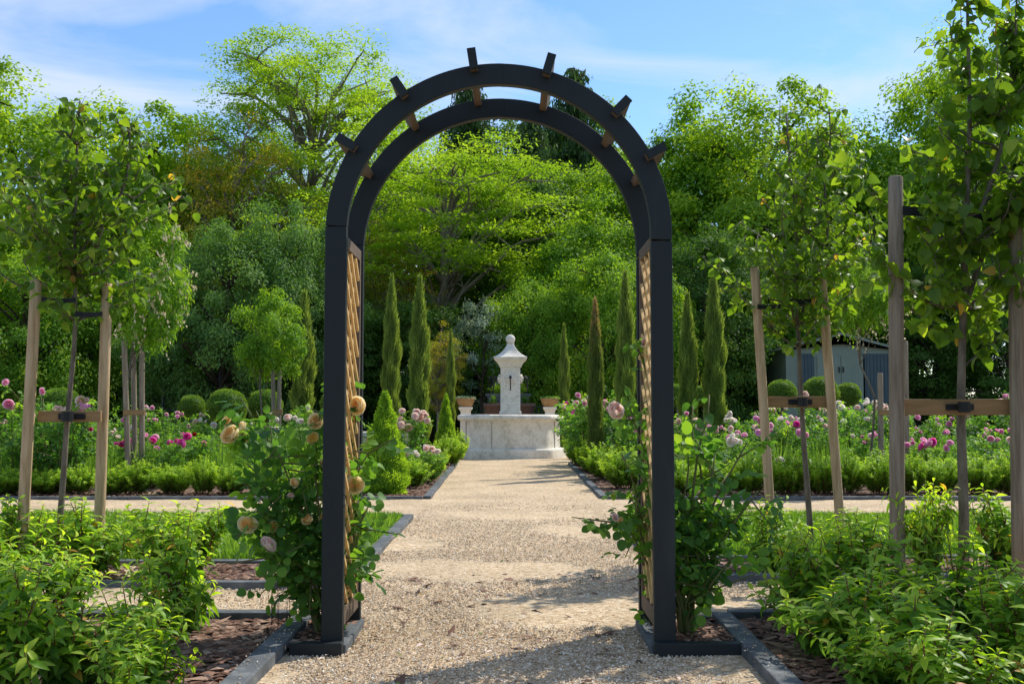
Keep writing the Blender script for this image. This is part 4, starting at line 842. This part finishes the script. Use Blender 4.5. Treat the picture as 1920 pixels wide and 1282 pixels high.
# ------------------------------------------------------------------ broad-crowned trees
def crown_mesh(seed, R, ncl, cr, per, lf, wf, m, flat=.75, hang=0., shell=.55, low=-.6, layer=False, shape='rhomb'):
    """leaf clumps through an uneven ellipsoid volume; returns mesh and clump centres"""
    r = np.random.default_rng(seed); mb = MB(); R = np.array(R)
    D = rdir(r, ncl * 3); D = D[D[:, 2] > low][:ncl]; n = len(D)
    ph = r.uniform(0, 6, 4); lob = 1 + .09 * np.sin(3 * D[:, 0] + ph[0] + 4 * D[:, 2]) + .06 * np.sin(5 * D[:, 1] + ph[1]) + .04 * np.sin(9 * D[:, 2] + ph[2])
    rad = (shell + (1 - shell) * r.random(n) ** .6) * lob
    C = D * rad[:, None] * R
    cs = cr * r.uniform(.6, 1.35, n); ca = r.random(n)
    cc = np.repeat(np.arange(n), per); k = len(cc); q = rdir(r, k); q[:, 2] = np.where(r.random(k) < .75, np.abs(q[:, 2]), q[:, 2])
    rr_ = r.random(k) ** .45 * cs[cc]; off = q * rr_[:, None] * np.array([1, 1, flat])
    P = C[cc] + off
    if hang: P[:, 2] -= hang * r.random(k) ** 2 * cs[cc]
    Nn = unit(unit(C[cc]) * .35 + q * .5 + np.array([0, 0, .7]) + r.normal(0, .45, (k, 3)))
    X = rdir(r, k) + np.array([0, 0, -hang - .15]); Dd = X - Nn * (X * Nn).sum(1, keepdims=True)
    if layer: Nn = unit(np.array([0, 0, 1.]) + r.normal(0, .3, (k, 3))); Dd = rdir(r, k) * [1, 1, .25]
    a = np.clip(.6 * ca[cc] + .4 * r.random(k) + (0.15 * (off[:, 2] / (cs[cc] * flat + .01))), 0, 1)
    leaves(mb, P, Dd, Nn, lf * r.uniform(.6, 1.3, k), wf * r.uniform(.7, 1.2, k), shape, a=a, fold=0.15)
    return mb.mesh('crown', m), C
def limbs_mesh(seed, C, zc, H, tr, m, nl=26, thin=.5):
    """trunk from ground to crown with limbs reaching to clumps; local origin at base, crown centre at height zc"""
    r = np.random.default_rng(seed); mb = MB(); top = zc + .45 * (H - zc)
    P = wob(r, (0, 0, -.1), (r.normal(0, .2), r.normal(0, .2), top), 9, .12); mb.tube(P, np.linspace(tr, tr * .35, 9), 10)
    idx = r.permutation(len(C))[:nl]
    for k in idx:
        e = C[k] + np.array([0, 0, zc]); zb = np.clip(e[2] - r.uniform(.5, 1.) * np.linalg.norm(e[:2]) * .9, top * .3, top * .98); i = int(np.argmin(abs(P[:, 2] - zb)))
        s = P[i]; Q = wob(r, s, e, 8, .10 * np.linalg.norm(e - s) * .25); Q[:, 2] += .12 * np.linalg.norm(e - s) * np.sin(np.linspace(0, math.pi, 8))
        mb.tube(Q, np.linspace(tr * thin * .6, tr * .07, 8), 6)
        for j in range(3):
            i2 = r.integers(3, 7); e2 = Q[i2] + rdir(r, 1)[0] * [1, 1, .7] * r.uniform(.5, 1.3) * np.linalg.norm(e - s) * .3 + np.array([0, 0, .2])
            mb.tube(wob(r, Q[i2], e2, 5, .05), np.linspace(tr * .16, tr * .04, 5), 5)
    return mb.mesh('trunk', m)
LIB = {}
def kind(key, **k):
    if key not in LIB:
        me, C = crown_mesh(k['seed'], (1, 1, 1) if False else k['R'], k['ncl'], k['cr'], k['per'], k['lf'], k['wf'], M[k['mat']], k.get('flat', .75), k.get('hang', 0), k.get('shell', .55), k.get('low', -.6), k.get('layer', False))
        tm = limbs_mesh(k['seed'] + 1, C, k['zc'], k['zc'] + k['R'][2], k['tr'], M[k.get('bark', 'darkbark')], k.get('nl', 26), k.get('thin', .5))
        LIB[key] = (me, tm, k['zc'], k['R'])
    return LIB[key]
def tree(key, name, u, Y, vt, halfw, label, rz=0, cat='tree', group='trees and tall shrubs beyond the rose garden', mat=None):
    me, tm, zc, R = LIB[key]; zt = at(u, vt, Y)[2]; H = zc + R[2]; s = zt / H; wx = halfw / F * Y / R[0]
    o = empty(name, (gx(u, Y), Y, 0), label, cat, group, rz); o.scale = (wx, wx, s)
    link('trunk', tm, o); link('crown', me, o, (0, 0, zc))
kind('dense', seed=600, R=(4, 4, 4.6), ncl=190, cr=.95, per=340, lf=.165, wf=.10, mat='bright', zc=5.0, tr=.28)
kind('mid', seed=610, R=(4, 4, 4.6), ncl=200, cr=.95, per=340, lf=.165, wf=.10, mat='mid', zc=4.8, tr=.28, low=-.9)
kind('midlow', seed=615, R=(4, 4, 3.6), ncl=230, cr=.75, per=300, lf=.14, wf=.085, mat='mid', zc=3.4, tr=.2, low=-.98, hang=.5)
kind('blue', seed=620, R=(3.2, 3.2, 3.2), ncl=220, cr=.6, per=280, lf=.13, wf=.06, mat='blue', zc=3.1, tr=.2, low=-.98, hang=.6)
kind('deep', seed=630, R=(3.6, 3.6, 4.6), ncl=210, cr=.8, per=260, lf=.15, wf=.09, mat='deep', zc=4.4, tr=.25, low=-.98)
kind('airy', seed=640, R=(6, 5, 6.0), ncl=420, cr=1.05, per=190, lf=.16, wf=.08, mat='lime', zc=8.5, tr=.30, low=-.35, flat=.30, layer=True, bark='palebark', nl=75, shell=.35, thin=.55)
kind('fan', seed=650, R=(6, 4, 3.6), ncl=150, cr=1.25, per=300, lf=.16, wf=.08, mat='lime', zc=6.2, tr=.26, low=-.6, flat=.15, layer=True, bark='palebark', nl=50, shell=.3, thin=.5)
kind('rust', seed=660, R=(4, 4, 4), ncl=190, cr=.85, per=150, lf=.14, wf=.08, mat='rust', zc=5.5, tr=.26, low=-.8, flat=.5, bark='palebark', nl=80, shell=.25, thin=.6)
kind('silver', seed=670, R=(1.6, 1.6, 2.0), ncl=60, cr=.45, per=120, lf=.12, wf=.06, mat='silver', zc=2.2, tr=.08, low=-.98)
kind('smallhigh', seed=681, R=(1, 1, .62), ncl=80, cr=.24, per=120, lf=.095, wf=.038, mat='mid', zc=2.9, tr=.035, low=-.95, hang=.5, bark='bark')
kind('small', seed=680, R=(1, 1, .85), ncl=110, cr=.24, per=130, lf=.095, wf=.038, mat='mid', zc=2.65, tr=.035, low=-.95, hang=.6, bark='bark')
# left
tree('dense', 'broadleaf_tree', 20, 40, 180, 210, 'bright green tree at the left edge with feathery top', .3)
tree('dense', 'broadleaf_tree', 215, 43, 235, 210, 'bright green tree behind the left pear crown', 1.7)
tree('mid', 'broadleaf_tree', 330, 46, 255, 190, 'green tree top right of the left pear crown', 2.3)
tree('midlow', 'tall_shrub', 40, 33, 460, 170, 'bushy green shrub under the leftmost tree', .5, 'shrub')
tree('midlow', 'tall_shrub', 190, 35, 480, 150, 'bushy green shrub behind the leftmost stakes', 2.5, 'shrub')
tree('rust', 'broadleaf_tree', 440, 40, 235, 150, 'thin tree with rusty young leaves and bare limbs left of the arch', 1.)
tree('airy', 'locust_tree', 575, 44, 58, 250, 'tallest airy lime green tree left of the arch top', 0)
tree('fan', 'locust_tree', 820, 37, 240, 300, 'layered lime green tree spreading inside the arch', .2)
tree('blue', 'tall_shrub', 420, 31, 430, 150, 'blue green willowy shrub left of the arch', .4, 'shrub')
tree('blue', 'tall_shrub', 545, 32, 400, 130, 'blue green willowy shrub behind the slim cypress', 2.4, 'shrub')
tree('blue', 'tall_shrub', 330, 32, 560, 110, 'lower blue green shrub behind the small box ball', 3.3, 'shrub')
tree('rust', 'broadleaf_tree', 690, 36, 420, 120, 'rusty leaved tree just inside the left arch post', 2.8)
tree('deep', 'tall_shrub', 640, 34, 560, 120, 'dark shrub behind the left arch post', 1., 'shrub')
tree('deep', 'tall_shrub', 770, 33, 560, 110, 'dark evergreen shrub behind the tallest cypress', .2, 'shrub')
tree('silver', 'silver_shrub', 905, 31, 565, 60, 'silver leaved shrub left of the fountain finial', .2, 'shrub')
tree('rust', 'maple', 822, 30, 612, 50, 'small golden leaved maple left of the fountain', .9)
for k, (u, vt, hw, kd) in enumerate(((470, 310, 170, 'mid'), (715, 285, 150, 'mid'), (960, 215, 170, 'deep'), (1150, 225, 150, 'mid'))):
    tree(kd, 'broadleaf_tree', u, 53, vt, hw, ['far green tree behind the rusty leaved tree left of the arch', 'far green tree behind the left hoop of the arch', 'far dark tree filling the arch opening above the fountain', 'far green tree behind the right hoop of the arch'][k], 1.1 * k)
# centre and right
tree('deep', 'evergreen_tree', 985, 41, 330, 170, 'dark evergreen tree behind the fountain', 1.9)
tree('mid', 'chestnut_tree', 1105, 36, 395, 150, 'big mid green tree overhanging right of the fountain', .7)
tree('dense', 'broadleaf_tree', 1120, 43, 320, 150, 'bright tree behind the right curve of the arch', 2.7)
tree('midlow', 'tall_shrub', 1010, 32, 520, 110, 'green shrub mass right of the fountain finial', 1.2, 'shrub')
tree('midlow', 'tall_shrub', 1160, 31, 470, 140, 'green shrub mass behind the right arch post', 2.2, 'shrub')
tree('mid', 'broadleaf_tree', 1290, 42, 222, 190, 'green tree just outside the right curve of the arch', .1)
tree('dense', 'broadleaf_tree', 1425, 40, 205, 210, 'rounded bright tree behind the middle pear crown', 1.1)
tree('mid', 'broadleaf_tree', 1570, 44, 268, 200, 'green tree left of the near pear crown', 2.9)
tree('mid', 'broadleaf_tree', 1710, 42, 210, 190, 'green tree mostly behind the near pear crown', 1.9)
tree('dense', 'broadleaf_tree', 1850, 40, 90, 190, 'bright green tree at the right edge', .6)
tree('deep', 'tall_shrub', 1330, 33, 430, 120, 'dark shrub behind the cypresses outside the arch', 2.1, 'shrub')
tree('midlow', 'tall_shrub', 1440, 36, 470, 110, 'green shrub behind the middle pear tree', 1.6, 'shrub')
tree('deep', 'evergreen_tree', 1600, 40, 420, 130, 'dark evergreen tree above the garden shed', .4)
tree('deep', 'tall_shrub', 1760, 36, 470, 130, 'dark shrub right of the garden shed', 2.5, 'shrub')
tree('deep', 'tall_shrub', 1890, 34, 480, 120, 'dark shrub at the right edge', 3.1, 'shrub')
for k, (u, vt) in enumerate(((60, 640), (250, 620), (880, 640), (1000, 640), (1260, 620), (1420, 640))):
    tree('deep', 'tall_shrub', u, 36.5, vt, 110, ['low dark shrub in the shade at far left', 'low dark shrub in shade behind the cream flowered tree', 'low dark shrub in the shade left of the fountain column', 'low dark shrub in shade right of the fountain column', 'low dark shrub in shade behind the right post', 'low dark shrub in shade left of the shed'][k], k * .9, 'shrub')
# small lollipop trees in the rose beds
def blossoms(seed, n, R, zc):
    r = np.random.default_rng(seed); mb = MB(); D = rdir(r, n); D[:, 1] = -abs(D[:, 1]) * np.where(r.random(n) < .7, 1, -1); D[:, 0] += .5; D = unit(D)
    P = D * R * [1, 1, .85] * r.uniform(.9, 1.1, (n, 1)) + [0, 0, zc]
    m = 9
    for j in range(m):
        X = unit(D * .6 + np.array([.25, 0, .05])) * .26 + [0, 0, -.12 * j / m]
        leaves(mb, P + X * (j / m), rdir(r, n), rdir(r, n), .10 * (1 - .5 * j / m), .05, 'rhomb', a=r.random(n))
    return mb.mesh('blossom', M['cream'])
bl = blossoms(690, 52, .98, 2.7)
def small_tree(u, Y, vt, hw, label, rz, bloom, stakes, st_label, key='small'):
    tree(key, 'flowering_tree', u, Y, vt, hw, label, rz, 'tree', 'small staked trees in the rose beds')
    root = [o for o in COL.objects if o.get('label') == label][0]
    if bloom: link('blossom', bl, root, rot=(0, 0, -rz), loc=(0, 0, .9 if key != 'small' else 0), scale=(1, 1, .7 if key != 'small' else 1))
    stake_frame(st_label, Y - .15, stakes, (min(s[0] for s in stakes) - 2, max(s[0] for s in stakes) + 6, 768, 778, -.03), (), .035, 'greystake')
small_tree(265, 13.2, 400, 82, 'round tree hung with cream blossom spikes on the left', .4, True, [(233, 640, 240, 875), (266, 660, 266, 875, .15), (250, 660, 253, 870, .35)], 'three thin grey stakes under the cream blossomed tree')
small_tree(505, 17.6, 548, 62, 'small bright lollipop tree left of the slim cypress', 1.2, False, [(512, 695, 513, 790), (524, 695, 523, 790)], 'two thin grey stakes under the bright lollipop tree')
small_tree(1625, 13.6, 470, 75, 'small cream flecked tree left of the near pear crown', 2.2, True, [(1697, 640, 1700, 860), (1650, 700, 1652, 860)], 'thin grey stakes seen past the thick grey stake', 'smallhigh')
# drooping conifers
def conifer_mesh(seed, H=14, R=3.2, nb=120, lo=.25):
    r = np.random.default_rng(seed); mb = MB(); st = MB(); st.tube(wob(r, (0, 0, 0), (0, 0, H), 12, .05), np.linspace(.3, .03, 12), 9); Ps = []; Ds = []
    for k in range(nb):
        t = lo + (1 - lo) * (k + .5) / nb; az = k * 2.4; ln = R * (1 - t) ** .7 * r.uniform(.6, 1.15) + .25; z = H * t
        Q = np.stack([(math.cos(az) * ln * s, math.sin(az) * ln * s, z + .35 * math.sin(s * 2.4) * ln * .5 - .1 * s * s * ln) for s in np.linspace(0, 1, 7)])
        st.tube(Q, np.linspace(.05, .01, 7), 5)
        m = int(ln * 150); idx = r.uniform(.8, 5.99, m); i0 = idx.astype(int); fr = (idx - i0)[:, None]; P = Q[i0] * (1 - fr) + Q[i0 + 1] * fr
        P = P + r.normal(0, .09, (m, 3)) + np.array([0, 0, -1]) * (r.random(m) ** 1.5 * ln * .42)[:, None]
        Ps.append(P); Ds.append(np.c_[r.normal(0, .3, (m, 2)), np.full(m, -1)])
    P, D = np.concatenate(Ps), np.concatenate(Ds)
    leaves(mb, P, D, rdir(r, len(P)), r.uniform(.15, .42, len(P)), .06, 'rhomb', a=r.random(len(P)))
    return st.mesh('trunk', M['darkbark']), mb.mesh('crown', M['conifer'])
cn = conifer_mesh(700)
for (u, Y, vt, hw, lab) in [(880, 50, 140, 170, 'weeping dark conifer at centre left inside the arch top'), (1080, 52, 128, 180, 'dark conifer peeping over the right shoulder of the arch'), (1000, 49, 215, 150, 'dark conifer between the two taller ones inside the arch')]:
    s = at(u, vt, Y)[2] / 14; wx = hw / F * Y / 3.2; o = empty('conifer', (gx(u, Y), Y, 0), lab, 'conifer', 'dark weeping conifers behind the garden'); o.scale = (wx, wx, s)
    link('trunk', cn[0], o); link('crown', cn[1], o)

# ------------------------------------------------------------------ wall, gate, shed, pots, benches
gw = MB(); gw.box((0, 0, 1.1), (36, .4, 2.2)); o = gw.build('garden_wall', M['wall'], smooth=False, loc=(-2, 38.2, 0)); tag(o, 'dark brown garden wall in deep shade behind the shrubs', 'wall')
g = empty('iron_gate', (gx(358, 30.8), 30.8, 0), 'black iron gate in the shade behind the small box ball', 'gate')
mb = MB()
for x in np.linspace(-.75, .75, 13): mb.tube([(x, 0, 0), (x, 0, 2.0)], .014, 6)
mb.build('bars', M['iron'], g)
mb = MB()
for z in (.15, 1.0, 1.85): mb.box((0, 0, z), (1.6, .03, .05))
for x in (-.82, .82): mb.box((x, 0, 1.05), (.06, .06, 2.1))
mb.build('gate_frame', M['iron'], g, smooth=False)
# shed
SY = 32.0; p = at(1575, 625, SY); sh = empty('garden_shed', (p[0], SY, 0), 'pale green garden shed with blue panels and shallow gable roof', 'shed')
Wd = 205 / F * SY; ze = at(0, 655, SY)[2]; zt = p[2]
mb = MB(); mb.loops([[(-Wd / 2, y, 0), (Wd / 2, y, 0), (Wd / 2, y, ze), (0, y, zt - .06), (-Wd / 2, y, ze)] for y in (0, 2.6)]); mb.build('wall', M['shed'], sh, smooth=False)
mb = MB(); mb.loops([[(-Wd / 2 - .1, y, ze - .03), (0, y, zt - .05), (Wd / 2 + .1, y, ze - .03), (Wd / 2 + .1, y, ze + .04), (0, y, zt + .03), (-Wd / 2 - .1, y, ze + .04)] for y in (-.12, 2.7)]); mb.build('roof', M['shed'], sh, smooth=False)
for (u0, u1) in ((1497, 1528), (1619, 1672)):
    a, b = gx(u0, SY) - p[0], gx(u1, SY) - p[0]; n = 8 if u1 - u0 > 40 else 5; mb = MB()
    for i in range(n): mb.box((a + (b - a) * (i + .5) / n, -.02, 1.35), ((b - a) / n - .012, .03, 2.66))
    mb.box(((a + b) / 2, -.008, 1.35), (b - a, .012, 2.66)); mb.build('blue_panel', M['sheddoor'], sh, smooth=False)
for k in (-1, 1):
    mb = MB(); mb.box((k * .36, -.02, 1.3), (.70, .03, 2.6)); d = mb.build('door', M['shed'], sh, smooth=False)
    mb = MB(); mb.box((k * .06, -.055, at(0, 693, SY)[2]), (.035, .04, .17)); mb.build('handle', M['iron'], d, smooth=False)
# bowls on pedestals
def lathe(prof, n=28): return [[(r_ * math.cos(a), r_ * math.sin(a), z) for a in np.linspace(0, 2 * math.pi, n, endpoint=False)] for r_, z in prof]
for (u, lab, sd) in ((873, 'shallow tan bowl of pale succulents on a pedestal, left of the fountain column', 1), (1031, 'shallow tan bowl of dark succulents on a pedestal, right of the fountain column', 2)):
    Y = 26.5; zt = at(u, 746, Y)[2]; zb = at(u, 762, Y)[2]; pd = empty('pedestal', (gx(u, Y), Y, 0), 'pale stone pedestal under the %s bowl' % ('left' if sd == 1 else 'right'), 'pedestal', 'pedestals behind the fountain')
    mb = MB(); mb.loops([sq(h, z, .01) for h, z in ((.2, 0), (.2, .1), (.13, .14), (.12, zb - .12), (.15, zb - .08), (.165, zb - .06), (.165, zb - .01))]); mb.build('shaft', M['stone'], pd, smooth=False)
    pt = empty('planted_bowl', (gx(u, Y), Y, zb), lab, 'planter', 'planted bowls on pedestals')
    mb = MB(); h = zt - zb; mb.loops(lathe([(.13, -.008), (.135, 0), (.18, .04), (.215, h * .6), (.225, h * .8), (.235, h * .82), (.235, h), (.21, h), (.20, h * .75)]), cap=(True, True)); mb.build('bowl', M['terra'], pt)
    r = np.random.default_rng(sd); mb = MB(); n = 220; az = r.uniform(0, 6.28, n); q = np.sqrt(r.random(n)) * .18
    leaves(mb, np.c_[q * np.cos(az), q * np.sin(az), np.full(n, h * .8)], np.c_[np.cos(az) * .7, np.sin(az) * .7, r.uniform(.2, 1, n)], rdir(r, n), .12, .035, 'lance', .2, .2, r.random(n)); mb.build('succulents', M['silver'] if sd == 1 else M['blue'], pt)
# ironwork table with trough and large pots behind
cs = empty('iron_console', (gx(955, 29), 29, 0), 'scrolled dark iron console behind the fountain column', 'console'); mb = MB()
zt = at(0, 708, 29)[2]; mb.box((0, 0, zt), (1.15, .3, .04)); mb.build('top', M['iron'], cs, smooth=False)
for k in (-1, 1):
    mb = MB(); th = np.linspace(0, 9.4, 40); rr_ = .03 + .013 * th
    mb.tube(np.c_[k * (.42 - rr_ * np.cos(th)), 0 * th, zt - .16 + rr_ * np.sin(th)], .012, 6); mb.tube(np.c_[k * (.30 - rr_ * .8 * np.cos(th)), 0 * th, zt - .48 + rr_ * .8 * np.sin(th)], .012, 6)
    mb.tube([(k * .5, 0, zt), (k * .42, 0, zt * .5), (k * .5, 0, 0)], .016, 6); mb.build('scroll_leg', M['iron'], cs)
for k, u in ((0, 925), (1, 985)):
    Y = 28.2; q = empty('clay_pot', (gx(u, Y), Y, 0), 'large dark clay pot %s of the fountain column' % ('left' if not k else 'right'), 'pot', 'large clay pots behind the fountain'); zt2 = at(0, 756, Y)[2]
    mb = MB(); mb.loops(lathe([(.16, 0), (.17, .05), (.22, zt2 * .6), (.24, zt2 - .1), (.27, zt2 - .09), (.27, zt2), (.24, zt2), (.22, zt2 - .1)])); mb.build('body', M['darkterra'], q)
    r = np.random.default_rng(8 + k); mb = MB(); n = 90; D = rdir(r, n) + [0, 0, .9]; leaves(mb, D * r.random((n, 1)) * .1 + [0, 0, zt2], D, rdir(r, n), .09, .03, 'lance', .4, .2, r.random(n)); mb.build('foliage', M['deep'], q)
tq = empty('grey_trough', (gx(953, 28.7), 28.7, 0), 'long grey planting trough behind the fountain column', 'planter'); zt3 = at(0, 738, 28.7)[2]
mb = MB(); mb.loops([[(sx * a_, sy * b_, z) for sx, sy in ((-1, -1), (1, -1), (1, 1), (-1, 1))] for z, a_, b_ in ((zt3 - .32, .5, .14), (zt3 - .05, .58, .18), (zt3 - .05, .61, .2), (zt3, .61, .2), (zt3, .57, .16), (zt3 - .06, .56, .15))]); mb.build('trough', M['slate'], tq, smooth=False)
for k in (-1, 1):
    mb = MB(); mb.box((k * .4, 0, (zt3 - .32) / 2), (.12, .24, zt3 - .324)); mb.build('foot', M['slate'], tq, smooth=False)
r = np.random.default_rng(9); mb = MB(); n = 420; D = rdir(r, n) + [0, 0, .9]; leaves(mb, D * r.random((n, 1)) * [.45, .12, .1] + [0, 0, zt3], D, rdir(r, n), .2, .03, 'lance', .5, .2, r.random(n)); mb.build('foliage', M['lime'], tq)
ch = empty('garden_chair', (gx(1015, 27.6), 27.6, 0), 'black iron garden chair beside the right planted bowl', 'chair')
mb = MB(); mb.box((0, 0, .55), (.5, .45, .03)); mb.build('seat', M['iron'], ch, smooth=False)
mb = MB()
for z in (.75, .9, 1.06): mb.tube([(-.24, .22, z), (0, .26, z + .03), (.24, .22, z)], .012, 6)
for x in (-.24, -.12, 0, .12, .24): mb.tube([(x, .22, .55), (x, .24, 1.08)], .011, 6)
mb.build('backrest', M['iron'], ch)
for x in (-.23, .23):
    for y in (-.2, .2):
        mb = MB(); mb.tube([(x, y, .55), (x * 1.1, y * 1.1, 0)], .014, 6); mb.build('leg', M['iron'], ch)
# stone benches
for (u, Y, vt, lab, wpx) in ((772, 17.9, 809, 'stone bench half hidden by roses left of the path', 1.5), (1153, 17.5, 799, 'stone bench half hidden by roses right of the path', 1.3)):
    zt = at(u, vt, Y)[2]; b = empty('stone_bench', (gx(u, Y), Y, 0), lab, 'bench', 'stone benches beside the path')
    sgn = 1 if u < 960 else -1; x1 = sgn * .22; ln = 1.3; cx = x1 - sgn * ln / 2
    mb = MB(); mb.loops([[(cx + sx * (ln / 2 - e), sy * (.21 - e), z) for sx, sy in ((-1, -1), (1, -1), (1, 1), (-1, 1))] for z, e in ((zt - .09, .03), (zt - .07, .0), (zt - .015, 0), (zt, .012))]); mb.build('seat', M['stone'], b, smooth=False)
    for q in (x1 - sgn * .2, x1 - sgn * (ln - .2)):
        mb = MB(); mb.loops([[(q + sx * a_, sy * .16, z) for sx, sy in ((-1, -1), (1, -1), (1, 1), (-1, 1))] for z, a_ in ((0, .14), (.06, .14), (.1, .09), (zt * .5, .07), (zt - .16, .12), (zt - .09, .15))]); mb.build('leg', M['stone'], b, smooth=False)
